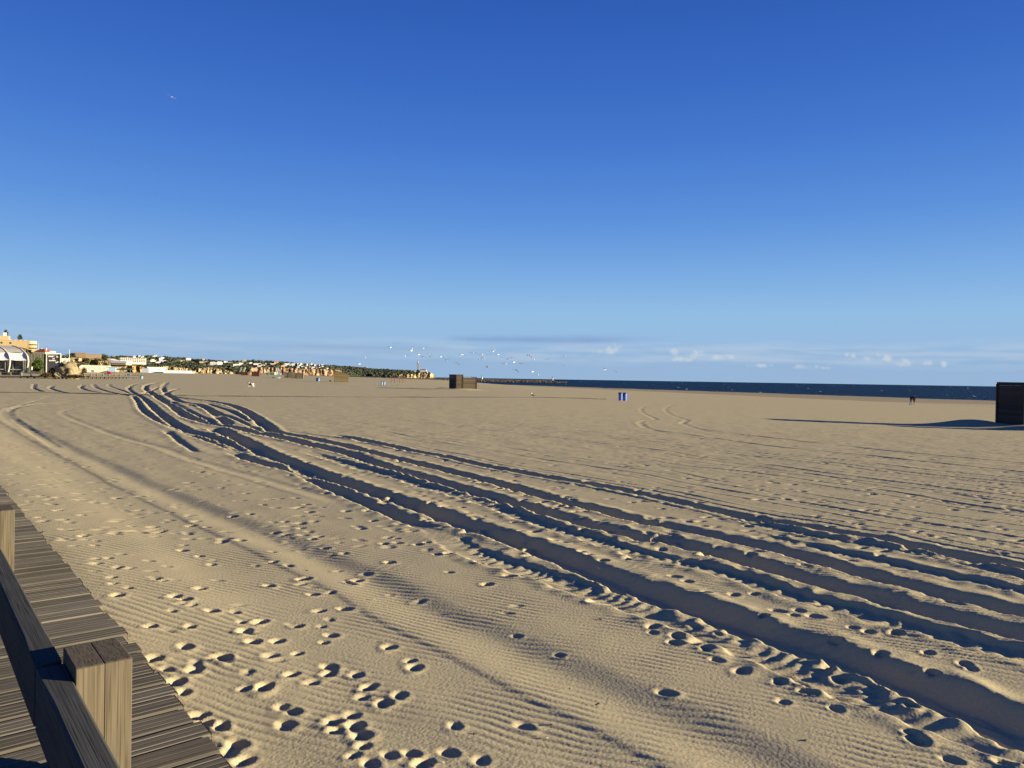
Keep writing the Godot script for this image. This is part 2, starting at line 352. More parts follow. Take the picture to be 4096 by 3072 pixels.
const TRACKS := [[0, 0.170, 0.0850, [-9.68, 23.91, -8.3, 21.42, -7.33, 19.79, -6.19, 17.74, -5.22, 15.94, -4.23, 14.34, -3.41, 12.98, -2.53, 11.66, -1.61, 10.3, -0.5, 8.57, 0.3, 7.33, 0.88, 6.29, 0.96, 6.15, 1.41, 5.53, 1.76, 4.98, 2.06, 4.55, 2.29, 4.16, 2.46, 3.78, 2.57, 3.49]],
	[0, 0.070, 0.0500, [-61.56, 123.74, -54.25, 106.31, -43.13, 83.31, -34.11, 66.3, -27.55, 54.69, -22.18, 45.0, -16.61, 34.6, -12.3, 26.71, -9.95, 22.67, -8.45, 20.46, -7.22, 18.64, -6.19, 16.92, -5.27, 15.6, -4.62, 14.69]],
	[0, 0.130, 0.0750, [-60.4, 126.29, -53.43, 108.81, -42.19, 85.01, -33.14, 67.51, -27.07, 56.26, -23.59, 49.57, -18.47, 40.1, -13.14, 29.92, -10.84, 26.22, -9.17, 24.07, -7.65, 21.93, -6.26, 20.17, -5.05, 18.43, -3.55, 16.32, -2.63, 14.52, -1.34, 12.41, -0.1, 10.36, 0.79, 8.88, 1.48, 7.9, 1.61, 7.91, 2.15, 7.13, 2.55, 6.36, 2.92, 5.84, 2.97, 5.68, 3.19, 5.34, 3.52, 4.88]],
	[0, 0.100, 0.0600, [-61.85, 132.9, -55.12, 117.63, -41.07, 87.05, -30.39, 64.88, -24.89, 54.0, -20.08, 44.82, -17.25, 40.85, -13.21, 32.8, -10.62, 27.32, -9.52, 24.98]],
	[0, 0.115, 0.0750, [-28.45, 59.78, -24.4, 53.43, -21.27, 49.36, -18.51, 45.92, -14.91, 39.74, -11.35, 32.1, -8.36, 25.18, -7.11, 22.29, -5.93, 20.82, -3.89, 17.89, -2.99, 16.43, -1.54, 14.22, -0.43, 12.41, 0.67, 10.43, 1.65, 8.82, 1.78, 8.72, 2.26, 8.13, 2.65, 7.53, 2.95, 6.95, 3.21, 6.44, 3.44, 6.01, 3.67, 5.68, 3.87, 5.38]],
	[0, 0.060, 0.0450, [-57.08, 104.84, -48.15, 88.61, -37.78, 71.35, -29.94, 58.21, -25.54, 50.11, -21.99, 43.49, -17.54, 35.07, -14.05, 28.9, -11.44, 24.61, -9.67, 21.83, -8.17, 19.58, -6.79, 17.53, -5.75, 15.91]],
	[0, 0.050, 0.0350, [-18.26, 41.55, -15.05, 36.38, -12.05, 31.07, -9.23, 25.8, -7.01, 21.39, -5.42, 19.06, -3.67, 16.85]],
	[0, 0.050, 0.0350, [-21.09, 45.78, -15.46, 35.19, -11.86, 28.55, -9.66, 24.93, -8.12, 22.7, -6.63, 20.53]],
	[0, 0.050, 0.0350, [-18.07, 43.68, -13.28, 34.8, -10.16, 28.39, -8.0, 23.79]],
	[0, 0.050, 0.0350, [-24.42, 48.9, -17.15, 35.27, -12.66, 27.11, -10.18, 22.97, -8.61, 20.84, -7.03, 18.45, -5.67, 16.27]],
	[3, 0.060, 0.0200, [-7.89, 24.06, -6.35, 22.29, -4.38, 20.08, -4.05, 19.64, -2.84, 18.03, -1.78, 16.45]],
	[0, 0.040, 0.0300, [-10.55, 22.49, -9.12, 20.0, -8.1, 18.2, -7.22, 16.71, -6.58, 15.65]],
	[0, 0.080, 0.0550, [-6.29, 16.52, -5.36, 15.01, -4.58, 14.01, -3.91, 13.25, -3.37, 12.35, -2.69, 11.16, -2.3, 10.59, -2.5, 10.87, -1.74, 9.62, -1.27, 8.84, -0.88, 8.28, -0.68, 7.86]],
	[1, 0.130, 0.0300, [-0.88, 8.28, -0.52, 7.48, -0.23, 7.0, 1.05, 5.43, 1.29, 5.08, 1.46, 4.8, 1.68, 4.44, 1.86, 4.11, 2.04, 3.88, 2.2, 3.66, 2.41, 3.33]],
	[1, 0.110, 0.0380, [-4.71, 16.86, -3.84, 15.51, -2.89, 14.02, -2.01, 12.8, -1.41, 11.75, -0.92, 11.04, -0.34, 10.11, 0.14, 9.19, 0.54, 8.43, 0.9, 7.87, 1.34, 7.16, 1.66, 6.88, 1.95, 6.45, 2.15, 6.12, 2.28, 5.87, 2.33, 5.79, 2.59, 5.44, 2.82, 5.14, 3.03, 4.86, 3.27, 4.53]],
	[0, 0.090, 0.0600, [-5.34, 21.96, -3.17, 18.72, -2.28, 17.2, -1.56, 16.29, -0.89, 15.12, -0.14, 13.97, 0.51, 13.11, 1.09, 12.34, 1.6, 11.66, 2.05, 10.99, 2.18, 10.76, 2.7, 9.76, 3.09, 9.14, 3.49, 8.74, 3.75, 8.36, 4.04, 8.11, 4.2, 7.69, 4.48, 7.23, 4.81, 6.69]],
	[1, 0.090, 0.0350, [2.46, 10.03, 2.68, 9.37, 2.95, 8.92, 3.18, 8.48, 3.44, 8.1, 3.83, 7.69, 4.25, 7.13, 4.59, 6.38]],
	[1, 0.090, 0.0350, [2.61, 8.66, 2.79, 8.07, 3.08, 7.71, 3.43, 7.24, 3.71, 6.78, 4.06, 6.29, 4.27, 5.94]],
	[3, 0.070, 0.0100, [-9.8, 32.16, -6.3, 27.25, -3.6, 22.83, -2.44, 20.63, -0.63, 17.98, 0.62, 16.06, 1.64, 14.65, 2.5, 13.45, 2.84, 12.51, 3.65, 11.22, 4.32, 10.19, 4.84, 9.28, 5.34, 8.61, 5.77, 8.04]],
	[3, 0.070, 0.0100, [-6.01, 32.96, -2.32, 27.5, 0.87, 22.88, 3.52, 19.0, 4.32, 17.22, 5.38, 15.43, 6.18, 13.81, 6.88, 12.62, 7.87, 10.97]],
	[3, 0.070, 0.0100, [-1.9, 31.57, 1.6, 25.7, 4.01, 21.71, 4.9, 19.53, 6.1, 17.48, 7.11, 15.92, 7.82, 14.35, 9.09, 12.68]],
	[3, 0.080, 0.0100, [2.6, 16.96, 3.44, 15.19, 4.57, 14.08, 5.38, 12.73, 6.05, 11.61, 6.46, 10.43, 6.97, 9.71]],
	[3, 0.160, 0.0130, [14.11, 70.95, 11.2, 61.59, 9.11, 52.0, 8.1, 45.41, 7.53, 39.73, 7.3, 37.23, 6.83, 36.06, 6.11, 34.44, 5.65, 32.55, 5.58, 32.0, 5.21, 27.55, 5.8, 25.68, 6.38, 23.21, 7.17, 20.58, 8.02, 19.02, 8.97, 17.25, 10.28, 14.35]],
	[3, 0.160, 0.0130, [17.01, 75.77, 12.93, 61.2, 10.85, 51.95, 9.72, 45.45, 9.14, 40.4, 8.8, 37.1, 8.14, 34.84, 7.7, 33.33, 7.58, 32.18, 7.35, 28.8, 7.91, 26.43, 8.75, 23.47, 9.87, 19.92, 11.58, 16.17]],
	[3, 0.150, 0.0300, [-43.73, 55.11, -38.88, 56.18, -29.03, 56.43, -23.95, 56.82, -17.02, 60.64, -7.89, 67.27, 4.14, 80.16, 11.08, 83.45]],
	[2, 0.420, 0.0165, [-24.32, 41.29, -24.52, 38.41, -23.01, 34.11, -20.98, 30.44, -18.85, 27.32, -17.02, 24.99, -14.13, 21.43, -11.12, 17.74, -9.08, 15.27, -7.6, 13.51, -5.98, 11.52, -4.87, 10.22, -3.98, 9.19, -3.27, 8.39, -2.55, 7.57, -1.27, 6.04, -0.98, 5.67, -0.65, 5.24, -0.36, 4.89, -0.11, 4.58, 0.11, 4.32, 0.3, 4.08, 0.49, 3.85, 0.74, 3.57, 0.88, 3.4, 1.05, 3.15]],
	[2, 0.280, 0.0090, [-19.82, 33.89, -19.55, 32.25, -18.19, 29.8, -15.77, 26.48, -13.49, 23.51, -11.03, 20.37, -9.36, 18.38, -8.07, 16.92, -6.71, 15.08, -5.47, 13.61, -4.26, 12.23, -3.06, 10.8, -2.09, 9.67]],
	[0, 0.080, 0.0450, [-57.87, 102.26, -45.91, 81.6, -35.37, 64.72, -30.51, 57.63, -27.31, 53.32]],
	[0, 0.080, 0.0450, [-55.55, 95.81, -45.76, 78.56, -37.84, 66.12, -33.81, 60.91]],
	[0, 0.080, 0.0450, [-53.27, 85.86, -45.13, 72.37, -36.19, 59.68, -34.05, 57.79]],
	[0, 0.080, 0.0450, [-55.3, 85.6, -45.92, 71.07, -38.27, 60.34]],
	[0, 0.080, 0.0450, [-37.93, 84.23, -33.29, 72.2, -27.58, 58.75]],
	[0, 0.080, 0.0450, [-43.64, 91.68, -34.49, 70.57, -30.25, 60.56]],
	[3, 0.120, 0.0120, [-27.45, 42.85, -24.75, 37.51, -22.07, 32.72, -19.37, 28.6, -16.76, 25.09, -15.24, 23.11]],
	[3, 0.043, 0.0070, [-10.14, 31.91, -6.64, 27.0, -3.94, 22.58, -2.78, 20.38, -0.97, 17.73, 0.28, 15.81, 1.3, 14.4, 2.16, 13.2, 2.5, 12.26, 3.31, 10.97, 3.98, 9.94, 4.5, 9.03, 5.0, 8.36, 5.43, 7.79]],
	[3, 0.051, 0.0060, [-9.44, 32.43, -5.94, 27.52, -3.24, 23.1, -2.08, 20.9, -0.27, 18.25, 0.98, 16.33, 2.0, 14.92, 2.86, 13.72, 3.2, 12.78, 4.01, 11.49, 4.68, 10.46, 5.2, 9.55, 5.7, 8.88, 6.13, 8.31]],
	[3, 0.048, 0.0080, [-9.16, 32.64, -5.66, 27.73, -2.96, 23.31, -1.8, 21.11, 0.01, 18.46, 1.26, 16.54, 2.28, 15.13, 3.14, 13.93, 3.48, 12.99, 4.29, 11.7, 4.96, 10.67, 5.48, 9.76, 5.98, 9.09, 6.41, 8.52]],
	[3, 0.036, 0.0090, [-6.35, 32.71, -2.66, 27.25, 0.53, 22.63, 3.18, 18.75, 3.98, 16.97, 5.04, 15.18, 5.84, 13.56, 6.54, 12.37, 7.53, 10.72]],
	[3, 0.036, 0.0090, [-5.65, 33.23, -1.96, 27.77, 1.23, 23.15, 3.88, 19.27, 4.68, 17.49, 5.74, 15.7, 6.54, 14.08, 7.24, 12.89, 8.23, 11.24]],
	[3, 0.037, 0.0070, [-5.37, 33.44, -1.68, 27.98, 1.51, 23.36, 4.16, 19.48, 4.96, 17.7, 6.02, 15.91, 6.82, 14.29, 7.52, 13.1, 8.51, 11.45]],
	[3, 0.046, 0.0110, [-2.24, 31.32, 1.26, 25.45, 3.67, 21.46, 4.56, 19.28, 5.76, 17.23, 6.77, 15.67, 7.48, 14.1, 8.75, 12.43]],
	[3, 0.038, 0.0070, [-1.54, 31.84, 1.96, 25.97, 4.37, 21.98, 5.26, 19.8, 6.46, 17.75, 7.47, 16.19, 8.18, 14.62, 9.45, 12.95]],
	[3, 0.051, 0.0120, [-1.26, 32.05, 2.24, 26.18, 4.65, 22.19, 5.54, 20.01, 6.74, 17.96, 7.75, 16.4, 8.46, 14.83, 9.73, 13.16]],
	[3, 0.049, 0.0080, [2.26, 16.71, 3.1, 14.94, 4.23, 13.83, 5.04, 12.48, 5.71, 11.36, 6.12, 10.18, 6.63, 9.46]],
	[3, 0.059, 0.0060, [2.96, 17.23, 3.8, 15.46, 4.93, 14.35, 5.74, 13.0, 6.41, 11.88, 6.82, 10.7, 7.33, 9.98]],
	[3, 0.056, 0.0080, [3.24, 17.44, 4.08, 15.67, 5.21, 14.56, 6.02, 13.21, 6.69, 12.09, 7.1, 10.91, 7.61, 10.19]],
	[3, 0.039, 0.0070, [-5.58, 21.78, -3.41, 18.54, -2.52, 17.02, -1.8, 16.11, -1.13, 14.94, -0.38, 13.79, 0.27, 12.93, 0.85, 12.16, 1.36, 11.48, 1.81, 10.81, 1.94, 10.58, 2.46, 9.58, 2.85, 8.96, 3.25, 8.56, 3.51, 8.18, 3.8, 7.93, 3.96, 7.51, 4.24, 7.05, 4.57, 6.51]],
	[3, 0.043, 0.0110, [-5.04, 22.19, -2.87, 18.95, -1.98, 17.43, -1.26, 16.52, -0.59, 15.35, 0.16, 14.2, 0.81, 13.34, 1.39, 12.57, 1.9, 11.89, 2.35, 11.22, 2.48, 10.99, 3.0, 9.99, 3.39, 9.37, 3.79, 8.97, 4.05, 8.59, 4.34, 8.34, 4.5, 7.92, 4.78, 7.46, 5.11, 6.92]],
	[3, 0.040, 0.0090, [-4.84, 22.33, -2.67, 19.09, -1.78, 17.57, -1.06, 16.66, -0.39, 15.49, 0.36, 14.34, 1.01, 13.48, 1.59, 12.71, 2.1, 12.03, 2.55, 11.36, 2.68, 11.13, 3.2, 10.13, 3.59, 9.51, 3.99, 9.11, 4.25, 8.73, 4.54, 8.48, 4.7, 8.06, 4.98, 7.6, 5.31, 7.06]]]
const PRINTS := [-0.68,5.63,0.06,4.86,0.31,4.53,-1.69,6.13,-1.91,5.9,-1.5,5.7,-1.36,5.3,-1.19,5.36,-1.68,5.0,-1.25,4.96,-1.41,4.95,-1.16,4.65,-1.15,4.79,-1.7,4.75,-1.41,4.39,-1.27,4.45,-1.45,4.64,-1.58,4.59,-0.85,4.16,-1.03,4.26,-1.01,4.17,-1.21,4.13,-1.07,4.04,-0.75,4.0,-0.57,3.91,-0.76,3.88,-0.64,3.81,-1.3,3.94,-1.14,3.73,-1.07,3.69,-1.07,3.55,-0.84,3.6,-0.77,3.66,-0.73,3.56,-0.68,3.46,-0.65,3.36,-0.81,3.51,-0.68,3.27,-0.59,3.21,-0.52,3.28,-0.42,3.3,-0.36,3.22,-0.26,3.31,-0.11,3.25,-0.25,3.57,-1.24,3.35,-1.36,3.52,-1.52,3.6,-2.05,5.11,-1.66,4.31,-0.58,4.39,-0.54,4.29,-0.74,4.61,0.08,3.59,-1.3,6.07,-1.27,6.18,-1.23,6.38,-0.93,5.8,1.43,6.38,1.5,6.23,1.95,5.87,1.79,5.86,1.84,5.32,1.58,5.87,1.99,5.45,2.15,5.46,2.07,5.35,2.22,5.33,2.35,5.77,2.14,4.82,2.32,4.6,2.38,5.1,2.45,5.01,2.62,4.98,2.64,4.63,2.75,4.37,2.76,4.45,2.39,4.36,2.48,4.31,0.99,5.07,0.97,4.95,1.12,4.88,1.08,4.77,1.23,4.79,1.25,4.66,1.27,4.48,1.37,4.31,0.86,3.99,1.62,4.25,1.53,4.15,1.65,4.14,1.64,4.01,1.46,3.9,1.7,3.82,1.85,3.86,1.95,3.56,1.94,3.49,2.0,3.31,2.33,3.45,1.79,4.26,1.9,4.21,1.9,4.36,1.63,4.52,1.41,4.95,1.29,5.12,2.0,4.03,2.12,3.86,2.22,3.28,-3.56,8.24,-3.35,8.16,-3.32,8.87,-4.21,9.36,-2.37,5.67,-2.72,5.8,-2.44,5.39,-2.35,5.34,-2.29,4.72,-1.67,4.99,-1.71,4.78,-1.59,4.59,-1.94,4.44,-1.67,4.32,-2.03,4.24,-1.9,4.11,-1.78,3.96,-1.68,3.84,-1.75,4.12,-1.3,3.95,-1.39,3.92,-1.51,3.6,-1.44,3.52,-1.36,3.51,-1.23,3.36,-1.23,3.28,-1.14,3.21,-2.81,5.3,-2.3,5.05,-2.06,5.12,-3.0,5.59,-3.46,6.18,-4.85,8.06,-4.88,8.41,-5.15,8.08,-5.26,8.59,-3.85,6.86,-4.19,7.24,-1.79,4.95,-2.06,4.78,-2.63,6.52,-2.86,6.81,-3.1,7.01,-3.24,6.13,-2.53,8.0,-2.33,8.22,-2.05,7.67,-1.81,7.28,-2.43,9.56,-2.49,9.22,-2.68,9.74,-2.61,8.56,-1.28,7.52,-1.19,7.78,-1.09,6.74,-2.27,7.09,-2.13,6.68,-1.92,5.9,-1.72,6.12,-1.52,5.7,-1.34,6.09,-1.27,6.21,-1.25,6.38,-1.51,6.49,-1.26,10.66,-0.99,10.2,-0.63,9.72,-0.32,9.1,0.05,8.72,0.29,8.21,0.13,8.15,0.46,7.72,0.57,7.68,0.71,7.2,0.77,7.09,0.88,6.89,1.19,7.12,-0.59,7.13,-0.69,7.08,-0.33,7.18,-0.28,6.79,-0.18,6.83,-0.52,6.43,-0.18,6.07,0.0,6.33,0.13,6.31,0.44,5.92,0.71,5.9,0.64,5.63,-0.51,9.27,-1.14,7.57,-0.85,7.59,-0.93,7.5,-1.61,8.7]
const DRIFTS := [[25.9, 41.6, 0.25, 0.55, 0.42], [27.6, 38.8, 0.3, 0.3, 0.30], [-8.2, 116.4, 0.2, 0.5, 0.22], [-6.4, 117.6, 0.3, 0.5, 0.2], [-11.0, 118.2, 0.5, 0.5, 0.3]]

const ROW0 := 1.3
const STEP := 0.0036
const NR := 1270
const NC := 700
const KMAX := 0.93
var fe := PackedFloat32Array()
var cid := PackedInt32Array()
var cq := PackedFloat32Array()
var cv := PackedFloat32Array()

func row_of(d: float) -> int:
	return int(floor(log((maxf(d, ROW0) + 0.5) / (ROW0 + 0.5)) / log(1.0 + STEP)))

func depth_of(r: int) -> float:
	return (ROW0 + 0.5) * pow(1.0 + STEP, r) - 0.5

func eased(pts: PackedVector2Array, gap: float) -> PackedVector2Array:
	var out := PackedVector2Array()
	for k in pts.size() - 1:
		var p0 := pts[maxi(k - 1, 0)]; var p1 := pts[k]; var p2 := pts[k + 1]; var p3 := pts[mini(k + 2, pts.size() - 1)]
		var steps := clampi(int(p1.distance_to(p2) / gap), 2, 14)
		for s in steps:
			out.append(p1.cubic_interpolate(p2, p0, p3, float(s) / steps))
	out.append(pts[pts.size() - 1])
	return out

func press_track(id: int, kind: int, w0: float, deep: float, pts: PackedVector2Array) -> void:
	var w := [w0 + 0.32, w0 + 0.26, w0 * 2.0, w0 + 0.2][kind] as float
	var run := 0.0
	# tracks that leave the view run on
	if absf(pts[0].x) >= pts[0].y * 0.64: pts.insert(0, pts[0] + (pts[0] - pts[1]).normalized() * 9.0)
	var tail := pts[pts.size() - 1]
	if absf(tail.x) >= tail.y * 0.64 or tail.y <= 4.0: pts.append(tail + (tail - pts[pts.size() - 2]).normalized() * 9.0)
	var whole := 0.0
	for k in pts.size() - 1: whole += pts[k].distance_to(pts[k + 1])
	var last := pts[pts.size() - 1]
	var ends_a := absf(pts[0].x) < pts[0].y * 0.64; var ends_b := absf(last.x) < last.y * 0.64 and last.y > 4.0
	var dk := 2.0 * KMAX / (NC - 1)
	for k in pts.size() - 1:
		var a := pts[k]; var b := pts[k + 1]
		var l := a.distance_to(b)
		if l < 1e-4: continue
		var t := (b - a) / l
		var nn := Vector2(-t.y, t.x)
		if nn.x < 0.0 or (absf(nn.x) < 0.05 and nn.y < 0.0): nn = -nn
		var e := 0.1
		var r0 := maxi(row_of(minf(a.y, b.y) - w), 0); var r1 := mini(row_of(maxf(a.y, b.y) + w) + 1, NR - 1)
		for r in range(r0, r1 + 1):
			var d := depth_of(r)
			var lo := minf(a.x, b.x) - w; var hi := maxf(a.x, b.x) + w
			if absf(nn.x) > 0.05:
				var m := a.x - (d - a.y) * nn.y / nn.x
				lo = maxf(lo, m - w / absf(nn.x)); hi = minf(hi, m + w / absf(nn.x))
			var c0 := maxi(int((lo / (d + 1.5) + KMAX) / dk), 0); var c1 := mini(int((hi / (d + 1.5) + KMAX) / dk) + 1, NC - 1)
			for c in range(c0, c1 + 1):
				var p := Vector2((c * dk - KMAX) * (d + 1.5), d) - a
				var s := p.dot(t)
				if s < -e or s > l + e: continue
				var q := p.dot(nn)
				if absf(q) > w: continue
				var at := r * NC + c
				if cid[at] == id and absf(cq[at]) <= absf(q): continue
				var h := 0.0
				var u := run + s
				var grow := smoothstep(12.0, 30.0, d) if kind == 0 else 0.0
				var aq := absf(q) / (1.0 + 0.4 * grow)
				match kind:
					0:
						var j := 0.018 * nz.get_noise_2d(u * 26.0, id * 71.0 + signf(q) * 9.0) + 0.009 * nz.get_noise_2d(u * 110.0, id * 31.0 + signf(q) * 5.0)
						aq += j
						var lip := deep * 0.22 * (1.0 + 0.7 * nz.get_noise_2d(u * 30.0, q * 30.0 + id * 13.0))
						var foot := w0 * 0.45 if q > 0.0 else w0
						var rise := 0.09 if q > 0.0 else 0.06
						if aq < foot: h = -deep + 0.004 * nz.get_noise_2d(u * 60.0, q * 120.0)
						elif aq < w0 + rise: h = lerpf(-deep, lip, smoothstep(foot, w0 + rise, aq))
						else: h = lip * (1.0 - smoothstep(w0 + rise, w0 + 0.3, aq))
						h *= clampf(1.0 + 0.3 * nz.get_noise_2d(u * 5.0, id * 17.0), 0.7, 1.3) * (1.0 + 0.7 * grow)
					1:
						aq += 0.03 * nz.get_noise_2d(u * 45.0, id * 71.0 + signf(q) * 9.0)
						var lug := 0.14 * deep * sin(u * TAU / 0.13 + aq * 22.0 + 5.0 * nz.get_noise_2d(u * 12.0, id * 5.0))
						var lip2 := deep * 0.3 * (1.0 + 0.8 * nz.get_noise_2d(u * 40.0, q * 40.0 + id * 13.0))
						if aq < w0: h = -deep * 0.7 + lug
						elif aq < w0 + 0.06: h = lerpf(-deep * 0.7 + lug, lip2, smoothstep(w0, w0 + 0.06, aq))
						else: h = lip2 * (1.0 - smoothstep(w0 + 0.06, w0 + 0.24, aq))
						h += deep * 0.24 * nz.get_noise_2d(u * 42.0, q * 42.0 + id * 3.0) * (1.0 - smoothstep(w0, w0 + 0.25, aq))
					2:
						q += 0.018 * nz.get_noise_2d(u * 8.0, id * 9.0)
						# wind-softened: a drop on the sunward side, a long gentle rise, then a thin worn edge
						var z := q / w0
						if z > 0.35: h = -1.4 * deep * (1.0 - smoothstep(0.35, 0.98, z))
						elif z > -0.55: h = deep * lerpf(-1.4, 0.42, smoothstep(0.35, -0.55, z))
						elif z > -0.70: h = deep * lerpf(0.42, 0.0, smoothstep(-0.55, -0.70, z))
					3:
						var z2 := aq / w0
						h = -deep * (1.0 - smoothstep(0.5, 1.1, z2)) * (1.0 + 0.25 * sin(u * TAU / 0.16)) + deep * 0.5 * smoothstep(0.7, 1.2, z2) * (1.0 - smoothstep(1.2, 2.2, z2))
						h *= clampf(0.8 + 0.5 * nz.get_noise_2d(u * 6.0, id * 23.0), 0.3, 1.2)
				if ends_a: h *= smoothstep(0.0, 1.6, u)
				if ends_b: h *= smoothstep(0.0, 1.6, whole - u)
				if cid[at] == id:
					fe[at] += h - cv[at]
				else:
					fe[at] += h
				cid[at] = id; cq[at] = q; cv[at] = h
		run += l

func press_print(x: float, d: float, turn: float, long: float, wide: float, deep: float) -> void:
	var dk := 2.0 * KMAX / (NC - 1)
	var reach := long * 1.9
	var ca := cos(turn); var sa := sin(turn)
	for r in range(maxi(row_of(d - reach), 0), mini(row_of(d + reach) + 2, NR)):
		var dd := depth_of(r)
		var c0 := maxi(int(((x - reach) / (dd + 1.5) + KMAX) / dk), 0); var c1 := mini(int(((x + reach) / (dd + 1.5) + KMAX) / dk) + 1, NC - 1)
		for c in range(c0, c1 + 1):
			var px := (c * dk - KMAX) * (dd + 1.5) - x; var py := dd - d
			var u := (px * ca + py * sa) / long; var v := (-px * sa + py * ca) / wide
			var q := sqrt(u * u + v * v) * (1.0 + 0.16 * nz.get_noise_2d((px + x) * 70.0, (py + d) * 70.0))
			if q > 1.95: continue
			var at := r * NC + c
			if q < 1.05:
				fe[at] = lerpf(fe[at], minf(fe[at] * 0.35, 0.0) - deep * (1.0 + 0.25 * u), 1.0 - smoothstep(0.28, 1.05, q))
			fe[at] += deep * 0.14 * smoothstep(0.8, 1.2, q) * (1.0 - smoothstep(1.2, 1.95, q)) * (1.0 - 0.5 * u)

func make_ground() -> void:
	fe.resize(NR * NC); cid.resize(NR * NC); cq.resize(NR * NC); cv.resize(NR * NC)
	cid.fill(-1)
	for k in TRACKS.size():
		var tr: Array = TRACKS[k]
		var raw: Array = tr[3]
		var pts := PackedVector2Array()
		for j in range(0, raw.size(), 2): pts.append(Vector2(raw[j], raw[j + 1]))
		press_track(k, tr[0], tr[1], tr[2], eased(pts, 0.35))
	# footprints: the ones that can be told apart, then the scatter of walkers
	for k in range(0, PRINTS.size(), 2):
		var big := rng.randf_range(0.72, 1.2)
		press_print(PRINTS[k], PRINTS[k + 1], rng.randf_range(0.9, 2.6), 0.058 * big, 0.042 * big, rng.randf_range(0.014, 0.025) * big)
	for k in 34:
		# walkers' lines of steps, mostly along the boardwalk and the ruts
		var p := Vector2(rng.randf_range(-9.0, 12.0), rng.randf_range(5.0, 26.0))
		var go := Vector2(-0.55, 0.83).rotated(rng.randfn() * 0.35)
		for s in rng.randi_range(6, 22):
			p += go * rng.randf_range(0.5, 0.75); go = go.rotated(rng.randfn() * 0.08)
			var q := p + go.orthogonal() * (0.11 if s % 2 else -0.11)
			press_print(q.x, q.y, go.angle(), 0.080, 0.042, rng.randf_range(0.006, 0.015))
	for k in 210:
		# trodden strip between the boardwalk and the first old rut
		var s := rng.randf_range(4.0, 22.0)
		var q := Vector2(-0.636, 0.77) * s + Vector2(0.77, 0.636) * (1.2 + absf(rng.randfn()) * 1.3)
		press_print(q.x, q.y, rng.randf_range(0.0, PI), 0.060, 0.036, rng.randf_range(0.005, 0.012))
	for k in 1900:
		var d := 7.0 * pow(12.0, rng.randf())
		press_print(d * rng.randf_range(-0.75, 0.8), d, rng.randf_range(0.0, PI), rng.randf_range(0.06, 0.1) * (1.0 + d * 0.02), 0.05 * (1.0 + d * 0.012), rng.randf_range(0.005, 0.014) * (1.0 + d * 0.012))
	var v := PackedVector3Array(); var n := PackedVector3Array(); var c := PackedColorArray(); var i := PackedInt32Array()
	v.resize(NR * NC); n.resize(NR * NC); c.resize(NR * NC); i.resize((NR - 1) * (NC - 1) * 6)
	var dk := 2.0 * KMAX / (NC - 1)
	var sand := Color(0.445, 0.389, 0.24)
	for r in NR:
		var d := depth_of(r)
		var rip := 1.0 - smoothstep(9.0, 15.0, d)
		var far := smoothstep(8.0, 22.0, d)
		for k in NC:
			var x := (k * dk - KMAX) * (d + 1.5)
			var at := r * NC + k
			var h := base_y(x, d) + fe[at]
			# old wind-blown furrows that follow the wheel tracks, and lumps
			h += 0.0045 * nz.get_noise_2d((x * 0.77 + d * 0.636) * 16.0, (d * 0.77 - x * 0.636) * 2.2)
			h += (0.0032 + 0.008 * far) * nz2.get_noise_2d(x * 7.0, d * 7.0) + (0.0008 + 0.0045 * far) * nz2.get_noise_2d(x * 34.0, d * 34.0 + 300.0)
			if rip > 0.0:
				var wx := (0.010 + 0.016 * smoothstep(-1.0, 4.0, x)) * nz.get_noise_2d(x * 34.0, d * 34.0) + 0.045 * nz.get_noise_2d(x * 7.0 + 70.0, d * 7.0)
				var ph := (x * 0.40 + d * 0.917 + wx) * (TAU / 0.064)
				var am := clampf(0.75 + 1.1 * nz.get_noise_2d(x * 12.0 + 40.0, d * 12.0), 0.15, 1.3)
				h += rip * am * 0.0022 * (sin(ph) + 0.28 * sin(2.0 * ph + 0.9))
			var edge := x * 0.772 + d * 0.636 - 1.036
			if edge < 1.4: h += 0.10 * (1.0 - smoothstep(0.0, 1.4, edge)) * smoothstep(3.0, 6.0, d * 0.772 - x * 0.636)
			for q in DRIFTS:
				var dx: float = x - q[0]; var dz: float = d - q[1]
				var g: float = dx * dx * q[2] + dz * dz * q[3]
				if g < 6.0: h += q[4] * exp(-g)
			v[at] = Vector3(x, h, -d)
			c[at] = sand
	for r in NR:
		var ra := maxi(r - 1, 0); var rb := mini(r + 1, NR - 1)
		for k in NC:
			var ka := maxi(k - 1, 0); var kb := mini(k + 1, NC - 1)
			n[r * NC + k] = (v[r * NC + kb] - v[r * NC + ka]).cross(v[rb * NC + k] - v[ra * NC + k]).normalized()
	var w := 0
	for r in NR - 1:
		for k in NC - 1:
			var a := r * NC + k
			i[w] = a; i[w + 1] = a + NC; i[w + 2] = a + 1; i[w + 3] = a + 1; i[w + 4] = a + NC; i[w + 5] = a + NC + 1
			w += 6
	var m := ArrayMesh.new()
	var a := []
	a.resize(Mesh.ARRAY_MAX)
	a[Mesh.ARRAY_VERTEX] = v; a[Mesh.ARRAY_NORMAL] = n; a[Mesh.ARRAY_COLOR] = c; a[Mesh.ARRAY_INDEX] = i
	m.add_surface_from_arrays(Mesh.PRIMITIVE_TRIANGLES, a)
	# the rest of the beach, out to the hills; under the near sand it lies lower
	var far_end := depth_of(NR - 1)
	var spread := func(t: float, reach: float) -> float: return signf(t) * reach * (exp(absf(t) * 4.0) - 1.0) / (exp(4.0) - 1.0)
